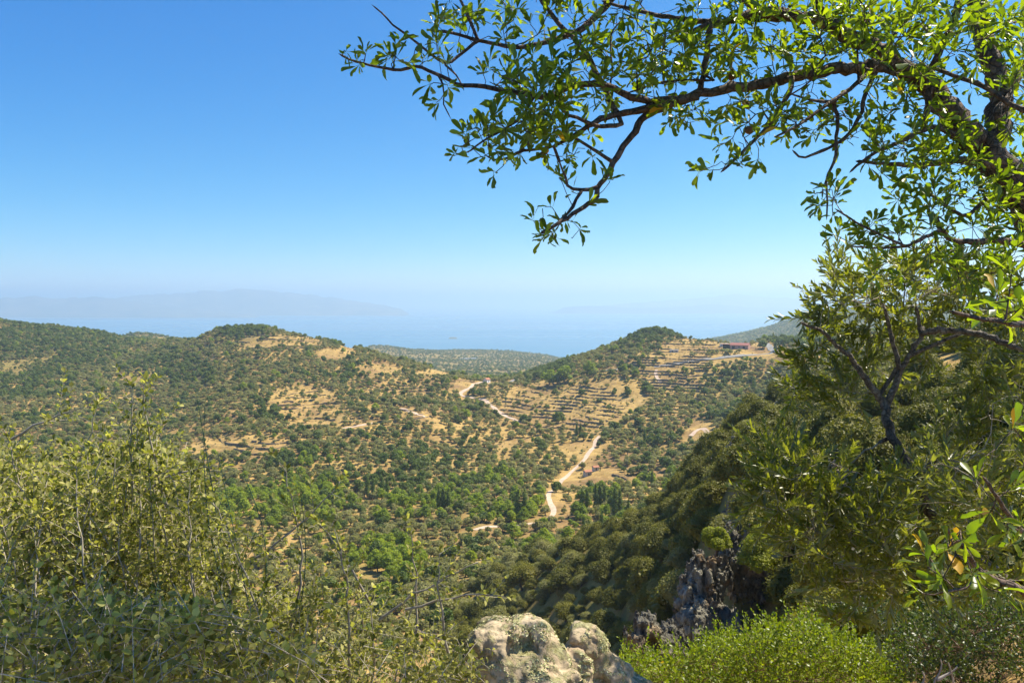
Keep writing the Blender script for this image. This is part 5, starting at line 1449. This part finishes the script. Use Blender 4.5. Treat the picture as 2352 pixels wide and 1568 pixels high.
PT = blobs([(1120, 60, 100, 60, 16, 2.4, 2.8), (1250, 40, 110, 50, 16, 2.4, 2.9), (1400, 60, 90, 70, 14, 2.4, 2.9), (1480, 110, 120, 60, 34, 2.4, 2.9), (1330, 150, 110, 60, 24, 2.3, 2.7), (1200, 170, 100, 50, 22, 2.3, 2.6),
            (1180, 250, 110, 60, 32, 2.2, 2.6), (1120, 320, 55, 45, 22, 2.2, 2.5), (1240, 320, 90, 55, 30, 2.3, 2.6), (1330, 230, 80, 40, 22, 2.3, 2.7), (1330, 370, 45, 30, 9, 2.4, 2.6), (1500, 170, 70, 40, 14, 2.5, 2.8),
            (1600, 120, 100, 60, 26, 2.5, 2.9), (1590, 250, 70, 55, 22, 2.5, 2.8), (1740, 120, 90, 60, 26, 2.5, 2.9), (1700, 30, 140, 40, 26, 2.5, 3.0), (1850, 20, 120, 40, 22, 2.4, 3.0), (1850, 120, 70, 50, 16, 2.5, 2.9),
            (1750, 260, 90, 60, 22, 2.5, 2.8), (1700, 350, 60, 35, 13, 2.4, 2.6), (1850, 270, 80, 60, 22, 2.5, 2.9), (1960, 290, 80, 60, 26, 2.6, 3.0), (2080, 220, 90, 80, 34, 2.5, 3.0), (2080, 340, 90, 50, 30, 2.6, 3.0),
            (1900, 450, 30, 60, 12, 2.5, 2.7), (2000, 540, 80, 30, 20, 2.5, 2.8), (2130, 450, 90, 60, 34, 2.6, 3.1), (2180, 560, 110, 50, 36, 2.5, 3.1), (2230, 430, 90, 60, 26, 2.7, 3.2), (2330, 560, 60, 60, 24, 2.5, 3.2),
            (2000, 30, 120, 50, 30, 2.3, 3.0), (2140, 40, 90, 60, 28, 2.4, 3.0), (2180, 160, 70, 60, 18, 2.6, 3.1), (2330, 80, 50, 90, 28, 2.5, 3.2), (2330, 260, 45, 70, 22, 2.6, 3.2), (2340, 400, 40, 50, 14, 2.7, 3.2),
            (940, 130, 60, 45, 10, 2.35, 2.5), (1010, 200, 35, 40, 8, 2.35, 2.5), (1000, 20, 40, 30, 5, 2.5, 2.7), (1280, 530, 60, 35, 12, 2.4, 2.55), (1260, 500, 50, 30, 8, 2.4, 2.5), (800, 140, 30, 25, 7, 2.3, 2.4), (1640, 390, 50, 20, 6, 2.45, 2.6),
            (2290, 700, 60, 40, 6, 1.35, 1.6), (2200, 1290, 70, 60, 8, 1.5, 1.8), (2320, 1180, 40, 60, 4, 1.5, 1.8), (2325, 1020, 30, 40, 2, 1.6, 1.9),
            (2150, -140, 250, 120, 50, 2.2, 3.6), (1700, -140, 300, 110, 50, 2.2, 3.6), (1300, -110, 260, 80, 30, 2.2, 3.2), (2500, 200, 110, 300, 50, 2.4, 3.6), (1600, -190, 300, 120, 230, 2.9, 4.3), (1560, -460, 460, 190, 850, 2.0, 2.9), (2580, 260, 190, 270, 300, 3.7, 4.6), (2000, -260, 300, 160, 150, 2.9, 4.6), (1950, 90, 120, 60, 34, 2.5, 3.0), (1200, 290, 100, 50, 10, 2.3, 2.5), (2290, 470, 70, 60, 34, 2.6, 3.2), (2200, 380, 90, 50, 30, 2.6, 3.1), (2250, 620, 100, 40, 40, 2.6, 3.3), (2330, 160, 50, 60, 22, 2.6, 3.1), (2130, 110, 90, 70, 24, 2.5, 3.1), (2200, 300, 70, 50, 16, 2.6, 3.1), (2060, 60, 120, 50, 24, 2.5, 3.0), (2240, 60, 90, 60, 22, 2.5, 3.1), (2120, 620, 120, 30, 20, 2.5, 3.1)], rp)  # densest out-of-frame clumps are added to shade the shrub and olive below
tips = attract(sk, PT, .035, rp, .16, maxlen=1.6)
R = radii(sk, .0014)
V, Q = skel_mesh(sk, R, nbase, 5)
obj('twigs', mk_mesh('twigs', V - PO, [Q], [M_pbark], smooth=True), pear, kind='stuff')
Pn = np.array(sk.p); parr = np.array(sk.par)
pos, dr, nr_, sz = [], [], [], []
def rosette(i, n, s0, s1, tilt=.75):
    a = unit(Pn[i] - Pn[parr[i]])
    e1 = unit(np.cross(a, rp.normal(size=3))); e2 = np.cross(a, e1)
    ph = rp.uniform(0, 6.28)
    for k in range(n):
        an = ph + k * 2.4; tl = rp.uniform(.35, 1.25) * tilt + .15
        d = a * cos(tl) + (e1 * cos(an) + e2 * sin(an)) * sin(tl) + np.array([0, 0, .12])
        pos.append(Pn[i] + rp.normal(size=3) * .003); dr.append(d)
        nr_.append(unit(a * .5 + np.array([0, 0, .7]) + rp.normal(size=3) * .5)); sz.append(rp.uniform(s0, s1))
for i in spurs: rosette(i, int(rp.integers(4, 7)), .032, .066)
for i in tips:
    if rp.uniform() < .82: rosette(i, int(rp.integers(5, 9)), .028, .068)
for i in tips:   # a few leaves lower on the twig
    j = parr[i]
    if j > nbase and rp.uniform() < .35: rosette(j, 3, .032, .058, 1.0)
pos, dr, nr_, sz = map(np.array, (pos, dr, nr_, sz))
plant_leaves(pear, PO, PEAR, M_pearleaf, pos, dr, nr_, sz, 300, rp, (M_yelleaf, .035, 'yellowed pear leaf'))
# small brown pears
M_fruit = plain_mat('brown_fruit', [(.3, (.10, .035, .015)), (.7, (.26, .12, .04))], scale=60, bump=.4, bdist=.002, rough=.6)
M_ofruit = plain_mat('orange_fruit', [(.3, (.45, .20, .04)), (.7, (.65, .34, .06))], scale=60, bump=.3, bdist=.002, rough=.6)
fv, ff = ICO2
for (a, b, D, r_, mt, st_) in [(1680, 173, 2.66, 12, M_fruit, 24), (1712, 236, 2.66, 8, M_ofruit, 22), (1718, 243, 2.64, 9, M_fruit, 20), (1720, 299, 2.55, 10, M_fruit, 18), (1252, 346, 2.5, 9, M_ofruit, 8), (2052, 361, 2.75, 8, M_brtleaf, 6), (1246, 356, 2.5, 8, M_fruit, 8)]:
    s = D / F; c = P(a, b, D)
    V = fv * r_ * s * (1 + .05 * vnoise(fv[:, 0] * 3, fv[:, 1] * 3, fv[:, 2] * 3, int(a)))[:, None] * [1, 1, .92]
    fo = obj('fruit', mk_mesh('fruit', V, [ff], [mt], smooth=True), pear, loc=tuple(c - PO))
    sv, sq = tube([np.array([0, 0, r_ * s * .8]), np.array([.002, 0, r_ * s + st_ * s * .5]), np.array([.004, 0, r_ * s + st_ * s])], [.0012, .001, .0012], 4)
    obj('stalk', mk_mesh('stalk', sv, [sq], [M_rtwig], smooth=True), fo)

# ---- olive tree on the right
CAM0 = np.array([0, 0, CAMZ])
ro = np.random.default_rng(202)
OB = [
 ([(2480, 1470), (2400, 1400), (2300, 1325), (2206, 1259), (2173, 1222), (2139, 1185), (2122, 1159), (2112, 1108), (2092, 1068), (2070, 1041), (2054, 1021), (2047, 997), (2037, 967), (2035, 939), (2030, 920)], 3.4, 3.6, 30, 19),
 ([(2030, 920), (2007, 899), (1995, 880), (1979, 857), (1962, 831), (1946, 812), (1918, 789), (1901, 772), (1883, 756), (1864, 751), (1843, 742)], 3.6, 3.45, 17, 6),
 ([(2036, 935), (2042, 917), (2056, 885), (2066, 857), (2082, 826), (2103, 791), (2122, 765), (2112, 751), (2110, 725), (2103, 704)], 3.6, 3.5, 17, 7),
 ([(2118, 766), (2152, 756), (2187, 759), (2223, 760), (2258, 767), (2281, 777), (2302, 786), (2345, 800), (2400, 815)], 3.5, 3.3, 15, 14),
 ([(2066, 845), (2056, 800), (2049, 782), (2042, 749), (2035, 723), (2030, 702)], 3.55, 3.5, 12, 7),
 ([(2016, 908), (2042, 875), (2056, 850), (2070, 838)], 3.62, 3.56, 10, 9),
 ([(2085, 818), (2101, 810), (2134, 798), (2152, 789), (2180, 775), (2199, 770)], 3.55, 3.5, 10, 8),
 ([(2112, 1108), (2128, 1075), (2150, 1055)], 3.5, 3.4, 16, 8), ([(2047, 1000), (2028, 1010), (2020, 1016)], 3.6, 3.55, 12, 7),
 ([(2075, 705), (2080, 650), (2060, 620)], 3.5, 3.5, 4, 2),
]
q0 = P(2480, 1470, 3.4); OO = np.array([q0[0] + .15, q0[1], float(ground_z(q0[0] + .15, q0[1])) - .1])
olive = obj('wild_olive_tree', None, loc=tuple(OO), label='crooked wild olive with a forked grey trunk and thousands of narrow leaves', category='tree')
sk = Skel()
fp, fr = knobby([OO, (OO + q0) / 2 + [0, .05, 0], q0], [.06, .045, 15 * 3.4 / F], ro, .05, .05); par = -1
for a, b in zip(fp, fr): par = sk.add(a, par, b)
v, q = tube(fp - OO, fr, 9); obj('trunk', mk_mesh('trunk', v, [q], [M_obark], smooth=True), olive)
traced(olive, OO, sk, OB, ro, M_obark, 9, 'limb', .02, .22)
nbase = len(sk.p)
OT = blobs([(1925, 660, 60, 45, 34, 3.3, 3.8), (2030, 650, 90, 45, 62, 3.3, 4.0), (2150, 660, 100, 50, 66, 3.2, 4.0), (2280, 680, 90, 60, 60, 3.0, 4.0), (1885, 730, 45, 35, 30, 3.2, 3.7), (1990, 740, 90, 50, 66, 3.2, 4.0),
            (2130, 750, 110, 50, 66, 3.2, 4.0), (2280, 760, 80, 50, 50, 3.0, 3.9), (1890, 830, 55, 45, 44, 3.3, 3.8), (1990, 830, 70, 45, 44, 3.3, 4.0), (2100, 840, 90, 40, 34, 3.3, 4.0), (1920, 910, 60, 45, 50, 3.3, 3.8),
            (1850, 890, 35, 35, 18, 3.3, 3.6), (2300, 850, 60, 60, 40, 2.9, 3.8), (2290, 960, 80, 70, 74, 2.9, 3.9), (2190, 1010, 70, 60, 56, 3.0, 3.9), (2300, 1080, 80, 70, 84, 2.9, 3.9), (2180, 1120, 90, 60, 70, 3.0, 3.8),
            (1800, 1070, 60, 50, 40, 3.2, 3.6), (1880, 1090, 70, 60, 56, 3.1, 3.7), (1790, 1140, 50, 40, 40, 3.2, 3.5), (1860, 1180, 90, 50, 66, 3.1, 3.7), (1990, 1150, 90, 60, 70, 3.1, 3.8), (2080, 1200, 90, 60, 60, 3.0, 3.8),
            (1870, 1260, 80, 40, 40, 3.1, 3.6), (1980, 1270, 100, 50, 60, 3.0, 3.7), (1900, 1340, 60, 30, 22, 3.1, 3.5), (2020, 1340, 80, 40, 36, 3.0, 3.6), (1960, 1410, 60, 30, 16, 3.0, 3.4), (2260, 1220, 90, 60, 56, 2.9, 3.7),
            (2120, 1290, 100, 50, 50, 3.0, 3.6), (2250, 1330, 90, 40, 30, 2.9, 3.6), (1765, 1040, 20, 50, 10, 3.2, 3.5), (2450, 900, 90, 300, 80, 2.9, 4.0)], ro)
uo, vo_, _d = proj(OT)
kill = (np.hypot((uo - 2015) / 52, (vo_ - 1035) / 50) < 1) | (np.hypot((uo - 2185) / 55, (vo_ - 868) / 50) < 1) | (np.hypot((uo - 1990) / 40, (vo_ - 960) / 26) < 1)
front = (uo > 1830) & (uo < 2330) & (vo_ > 690) & (vo_ < 1060)
OT = np.where(front[:, None], CAM0 + (OT - CAM0) * np.maximum(1, 3.62 / np.maximum(_d, .1))[:, None] * 1.02, OT)
OT = OT[~kill & (ro.uniform(size=len(OT)) < .74)]
# long shoots first, so that the lower sprays hang from real wood
LS = blobs([(1840, 1250, 100, 80, 14, 3.2, 3.6), (1900, 1130, 90, 80, 14, 3.2, 3.6), (2240, 1000, 80, 120, 10, 3.0, 3.6), (1960, 680, 120, 40, 12, 3.3, 3.8), (2200, 680, 120, 40, 10, 3.2, 3.8)], ro)
attract(sk, LS, .04, ro, .10)
tips = attract(sk, OT, .03, ro, .14, maxlen=.8)
R = radii(sk, .0011)
V, Q = skel_mesh(sk, R, nbase, 4)
obj('twigs', mk_mesh('twigs', V - OO, [Q], [M_twig], smooth=True), olive, kind='stuff')
Pn = np.array(sk.p); parr = np.array(sk.par)
def shoots(tips, Pn, parr, rs, nn, spread, L0, L1, step, lean, whirl=False, opp=True):
    """straight leafy shoots beyond each tip; returns leaves and stems"""
    ps, ds, ns, ss, st = [], [], [], [], []
    for i in tips:
        for _ in range(nn):
            a = unit(unit(Pn[i] - Pn[parr[i]]) * .6 + rs.normal(size=3) * spread + lean)
            ln = rs.uniform(L0, L1); b0 = Pn[i]; cur = rs.normal(size=3) * .12 * ln
            e1 = unit(np.cross(a, rs.normal(size=3))); e2 = np.cross(a, e1)
            m = int(ln / step)
            st.append((b0, b0 + a * ln * .5 + cur * .5, b0 + a * ln + cur))
            for k in range(m + 1):
                f = (k + .3) / (m + .3); p = b0 + a * ln * f + cur * f * f
                for sgn in ((1, -1) if opp else (1,)):
                    an = k * (1.57 if opp else 2.4) + rs.normal() * .25
                    o = (e1 * cos(an) + e2 * sin(an)) * sgn
                    tl = rs.uniform(.45, .95) * (1 - .45 * f)
                    ps.append(p); ds.append(a * cos(tl) + o * sin(tl)); ns.append(a * .8 - o * .5 * 1 + np.array([0, 0, .35]) + rs.normal(size=3) * .3); ss.append(rs.uniform(.75, 1.15) * (1 - .25 * f * f))
    return np.array(ps), np.array(ds), unit(np.array(ns)), np.array(ss), st
def stems_mesh(st, r0, r1):
    Vs, Qs, off = [], [], 0
    for a, b, c in st:
        v, q = tube([a, b, c], [r0, (r0 + r1) / 2, r1], 3); Vs.append(v); Qs.append(q + off); off += len(v)
    return np.concatenate(Vs), np.concatenate(Qs)
pos, dr, nr_, ss, st = shoots(tips, Pn, parr, ro, 1, .45, .07, .20, .016, np.array([-.12, -.05, .45]))
V, Q = stems_mesh(st, .0014, .0007); obj('shoots', mk_mesh('shoots', V - OO, [Q], [M_twig]), olive, kind='stuff')
plant_leaves(olive, OO, OLV, M_olvleaf, pos, dr, nr_, ss * .053, 300, ro, (M_yelleaf, .01, 'yellowed olive leaf'))
print('olive leaves', len(pos))

# ---- thorny shrub on the left
rs_ = np.random.default_rng(303)
q0 = P(420, 1900, 3.0); SO = np.array([q0[0], q0[1], float(ground_z(q0[0], q0[1])) - .1])
shrub = obj('thorny_shrub', None, loc=tuple(SO), label='big tangled thorny shrub with small pale oval leaves filling the lower left', category='shrub')
sk = Skel()
top_line = ([-60, 0, 120, 210, 300, 335, 380, 430, 480, 540, 600, 640, 700, 760, 830, 900, 960, 1000, 1060, 1100, 1160], [1040, 1015, 1030, 1000, 985, 930, 1010, 1040, 1100, 1170, 1220, 1200, 1190, 1100, 1220, 1250, 1200, 1290, 1330, 1310, 1370])
stems = []
def stem(u0, v0, D0, u1, v1, D1, r0, bow, rs):
    a, b = P(u0, v0, D0), P(u1, v1, D1)
    L_ = np.linalg.norm(b - a); n = max(6, int(L_ / .045)); bend = rs.normal(size=3) * L_ * bow + np.array([0, 0, L_ * abs(bow) * .8]); par = -1
    ids_ = []
    for k in range(n + 1):
        f = k / n
        par = sk.add(a * (1 - f) + b * f + bend * math.sin(pi * f) + rs.normal(size=3) * .003, par, r0 * (1 - f) ** .8 + .0011); ids_.append(par)
    stems.append(ids_)
for i in range(120):
    u1 = rs_.uniform(-80, 480) if i % 9 else rs_.uniform(480, 1050)
    v1 = np.interp(u1, *top_line) + abs(rs_.normal()) * 110 + (10 if u1 < 500 else 90)
    D1 = rs_.uniform(2.3, 3.7)
    stem(u1 * .75 + 140 + rs_.normal() * 120, rs_.uniform(1650, 1900), D1 + rs_.uniform(-.3, .3), u1, v1, D1, rs_.uniform(.003, .0065), .06, rs_)
for (a, b) in [((640, 1060), (655, 1500)), ((330, 882), (390, 1180)), ((225, 930), (110, 1330)), ((302, 895), (310, 1150)), ((10, 985), (60, 1400)), ((1100, 1290), (870, 1420)), ((1160, 1368), (930, 1400)), ((940, 1200), (945, 1560)), ((780, 1110), (560, 1300)), ((500, 1070), (330, 1130)), ((190, 935), (20, 1010)), ((735, 1200), (850, 1390)), ((1010, 1270), (1030, 1500)), ((850, 1390), (846, 1600))]:
    stem(b[0], b[1], 2.7, a[0], a[1], 2.65, .0042, .03, rs_)
trunkn = len(sk.p)
V, Q = skel_mesh(sk, np.array(sk.r), 0, 5)
obj('stems', mk_mesh('stems', V - SO, [Q], [M_twig], smooth=True), shrub, kind='stuff')
ps, ds, ns, ss, st = [], [], [], [], []
for ids_ in stems:
    n = len(ids_)
    for k in range(2, n):
        f = k / n; a = unit(sk.p[ids_[k]] - sk.p[ids_[k - 1]])
        e1 = unit(np.cross(a, rs_.normal(size=3)))
        for sg in (1, -1):
            if rs_.uniform() < (.72 if proj(sk.p[ids_[k]])[0] < 560 else .5):
                ln = rs_.uniform(.04, .24) * (1.15 - .75 * f)
                d = unit(a * .55 + e1 * sg + rs_.normal(size=3) * .25 + [0, 0, .12])
                b0 = sk.p[ids_[k]]; st.append((b0, b0 + d * ln * .5, b0 + d * ln))
                m = max(2, int(ln / .0165))
                e2 = unit(np.cross(d, rs_.normal(size=3))); e3 = np.cross(d, e2)
                for j in range(m):
                    g = (j + .5) / m
                    for s2 in ((1, -1) if rs_.uniform() < .8 else (1,)):
                        an = j * 1.57 + rs_.normal() * .3; o_ = (e2 * cos(an) + e3 * sin(an)) * s2
                        ps.append(b0 + d * ln * g); ds.append(d * .55 + o_ * .8 + [0, 0, .25]); ns.append(rs_.normal(size=3) * .6 + [0.1, 0, .7]); ss.append(rs_.uniform(.013, .025))
        if f > .8 or (f > .5 and rs_.uniform() < .35):   # leaves straight on the young wood
            for s2 in (1, -1, 1, -1):
                o_ = unit(np.cross(a, rs_.normal(size=3)))
                ps.append(sk.p[ids_[k]] * 1.0 + a * rs_.uniform(0, .04)); ds.append(a * .9 + o_ * .6); ns.append(o_ * -.4 + rs_.normal(size=3) * .4 + [0, 0, .5]); ss.append(rs_.uniform(.017, .029))
# dense inner body, lower left
IB = blobs([(120, 1250, 220, 110, 330, 2.6, 4.0), (320, 1220, 180, 100, 280, 2.6, 4.0), (60, 1130, 120, 70, 150, 2.7, 3.8), (330, 1090, 110, 70, 110, 2.7, 3.8), (120, 1470, 260, 110, 330, 1.6, 2.6), (400, 1480, 230, 100, 260, 1.6, 2.6), (600, 1530, 130, 60, 120, 1.8, 2.6), (200, 1400, 260, 110, 330, 2.6, 3.8), (500, 1430, 200, 90, 200, 2.6, 3.6), (250, 1620, 400, 70, 260, 1.5, 2.4),
            (680, 1400, 110, 60, 60, 2.5, 3.5), (850, 1530, 160, 50, 130, 2.3, 3.4), (1020, 1530, 90, 45, 80, 2.3, 3.2), (950, 1460, 110, 30, 18, 2.4, 3.3), (520, 1270, 90, 60, 50, 2.5, 3.5), (300, 1640, 400, 60, 200, 2.2, 3.6), (820, 1640, 260, 60, 120, 2.2, 3.2)], rs_)
for c in IB:
    d = unit(rs_.normal(size=3) + [0, -.1, .7]); ln = rs_.uniform(.07, .20); st.append((c - d * ln * .6, c, c + d * ln * .5))
    e2 = unit(np.cross(d, rs_.normal(size=3))); e3 = np.cross(d, e2)
    for j in range(int(ln / .011)):
        g = rs_.uniform(-.5, .5); an = j * 2.2; o_ = e2 * cos(an) + e3 * sin(an)
        ps.append(c + d * ln * g); ds.append(d * .5 + o_ * .9); ns.append(rs_.normal(size=3) * .6 + [0, 0, .7]); ss.append(rs_.uniform(.014, .025))
V, Q = stems_mesh(st, .0013, .0006); obj('twigs', mk_mesh('twigs', V - SO, [Q], [M_twig]), shrub, kind='stuff')
ps, ds, ns, ss = map(np.array, (ps, ds, ns, ss))
print('shrub leaves', len(ps))
plant_leaves(shrub, SO, RND, M_shrleaf, ps, ds, unit(ns), ss, 300, rs_)
# blue-green rush stems growing through it
M_rush = foliage_mat('rush_green', [(.02, .07, .05), (.035, .10, .07), (.06, .13, .08)], trans=.1, isl=True)
for i, (a, b) in enumerate([((470, 905), (560, 1390)), ((452, 880), (545, 1370)), ((560, 1060), (592, 1330)), ((340, 1130), (420, 1340)), ((0, 1250), (70, 1420)), ((100, 1230), (110, 1420)), ((610, 1150), (530, 1430)), ((500, 1010), (610, 1480)), ((690, 1100), (640, 1440)), ((170, 1170), (300, 1420))]):
    x0, x1 = P(b[0], b[1] + 120, 2.75), P(a[0], a[1] + 30, 2.6)
    pts = np.array([x0 * (1 - f) + x1 * f + np.array([.05 * (i % 3 - 1), 0, .02]) * math.sin(pi * f) for f in np.linspace(0, 1, 10)])
    v, q = tube(pts - x0, np.linspace(.0028, .0008, 10), 5)
    obj('rush_stem', mk_mesh('rush_stem', v, [q], [M_rush], smooth=True), loc=tuple(x0), label='%s blue-green rush stem from the left arching through the thorny shrub' % ORD[sorted([470, 452, 560, 340, 0, 100, 610, 500, 690, 170]).index(a[0])].replace('leftmost', 'first'), category='rush', group='rush stems in the thorny shrub')

# ---- bright green mastic-like bush, lower right, and its darker neighbours
def dome_bush(name, label, blob, mat, tm, lsize, seed, nsing, nn, L0, L1, step, base_uv, D, lean=(0, 0, .9), spread=.5, twigmat=M_rtwig, cat='bush', yel=None):
    r = np.random.default_rng(seed)
    b0 = P(base_uv[0], base_uv[1], D); b0[2] = float(ground_z(b0[0], b0[1])) - .05
    root = obj(name, None, loc=tuple(b0), label=label, category=cat)
    sk = Skel(); sk.add(b0, -1, .03); k0 = sk.add(b0 + [0, 0, .12], 0, .028)
    T = blobs(blob, r)
    tips = attract(sk, T, .07, r, .10)
    R = radii(sk, .0012); R[:2] = np.minimum(np.maximum(R[:2], .01), .03); R = np.minimum(R, .03)
    V, Q = skel_mesh(sk, R, 1, 4); obj('stems', mk_mesh('stems', V - b0, [Q], [twigmat], smooth=True), root, kind='stuff')
    Pn = np.array(sk.p); pr = np.array(sk.par)
    ps, ds, ns, ss, st = shoots(tips, Pn, pr, r, nn, spread, L0, L1, step, np.array(lean), opp=False)
    V, Q = stems_mesh(st, .0012, .0006); obj('shoots', mk_mesh('shoots', V - b0, [Q], [twigmat]), root, kind='stuff')
    plant_leaves(root, b0, tm, mat, ps, ds, ns, ss * lsize, nsing, r, yel)
    return root
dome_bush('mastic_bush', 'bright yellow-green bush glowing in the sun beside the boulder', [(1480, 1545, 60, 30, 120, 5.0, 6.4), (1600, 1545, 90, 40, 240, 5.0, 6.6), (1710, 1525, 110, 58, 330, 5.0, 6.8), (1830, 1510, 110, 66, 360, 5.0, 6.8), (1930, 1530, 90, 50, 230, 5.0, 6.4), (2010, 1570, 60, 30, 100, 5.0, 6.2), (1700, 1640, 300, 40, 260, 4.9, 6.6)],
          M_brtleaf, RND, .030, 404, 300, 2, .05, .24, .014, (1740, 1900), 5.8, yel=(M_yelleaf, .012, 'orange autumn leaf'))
dome_bush('dark_bush', 'dark small-leaved bush at the lower right edge beside the grey rock', [(2170, 1450, 70, 50, 120, 4.6, 6.0), (2230, 1520, 90, 50, 160, 4.6, 6.0), (2150, 1560, 80, 30, 90, 4.6, 6.0), (2320, 1430, 50, 40, 70, 4.6, 5.6), (2260, 1400, 70, 30, 60, 4.8, 6.0), (2300, 1600, 90, 40, 100, 4.6, 5.8), (2250, 1460, 110, 60, 200, 4.4, 5.4), (2120, 1500, 60, 50, 90, 4.6, 5.6), (2370, 1520, 60, 60, 120, 4.6, 5.8), (2350, 1420, 40, 40, 60, 4.6, 5.6)],
          M_drkleaf, RND, .028, 505, 120, 2, .06, .16, .014, (2240, 1800), 5.2, spread=.6)
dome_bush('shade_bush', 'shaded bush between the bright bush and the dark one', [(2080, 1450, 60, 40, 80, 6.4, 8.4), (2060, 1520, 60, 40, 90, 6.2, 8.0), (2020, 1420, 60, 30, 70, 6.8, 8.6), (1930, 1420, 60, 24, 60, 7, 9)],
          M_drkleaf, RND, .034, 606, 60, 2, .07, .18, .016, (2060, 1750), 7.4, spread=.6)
M_brtfol = foliage_mat('bright_bush_foliage', [(.12, .15, .008), (.22, .24, .012), (.33, .34, .03)], trans=.38, nscale=1.5)
for i, (a, b, D, W, H, lab) in enumerate([(1750, 1312, 64.0, 4.4, 3.9, 'round yellow-green bush perched on top of the cliff'), (1645, 1268, 63.5, 2.6, 2.8, 'yellowish bush left of the round one above the cliff')]):
    b0 = P(a, b, D)
    root = obj('round_bush', None, loc=tuple(b0), label=lab, category='bush')
    obj('crown', cm('crown', M_brtfol, 900 + i, W, H, 18, 9000, .055, z0=.1, openness=.12, core=.74, coresub=2, inner=.15), root)
    obj('trunk', trunk_mesh(910 + i, 1.4, .10, .7, 'trunk', M_bark), root)
# dead twigs lying at the lower edge
rd = np.random.default_rng(9)
db = P(2150, 1575, 3.9)
t = obj('dead_branch', None, loc=tuple(db), label='bleached dead branch sticking up at the lower right edge', category='branch')
M_dead = plain_mat('bleached_wood', [(.3, (.22, .18, .15)), (.7, (.48, .42, .37))], scale=20, bump=.5, bdist=.003)
for i, pth in enumerate([[(2120, 1620), (2150, 1560), (2165, 1530), (2160, 1512)], [(2150, 1560), (2185, 1545), (2200, 1530)], [(2200, 1640), (2190, 1560), (2178, 1520)], [(2110, 1600), (2125, 1555), (2118, 1540)]]):
    pts = P(np.array([a for a, _ in pth], float), np.array([b for _, b in pth], float), 3.9); pts, rr_ = knobby(pts, [.012, .006, .003], rd, .02, .2)
    v, q = tube(pts - db, rr_, 6); obj('limb', mk_mesh('limb', v, [q], [M_dead], smooth=True), t)
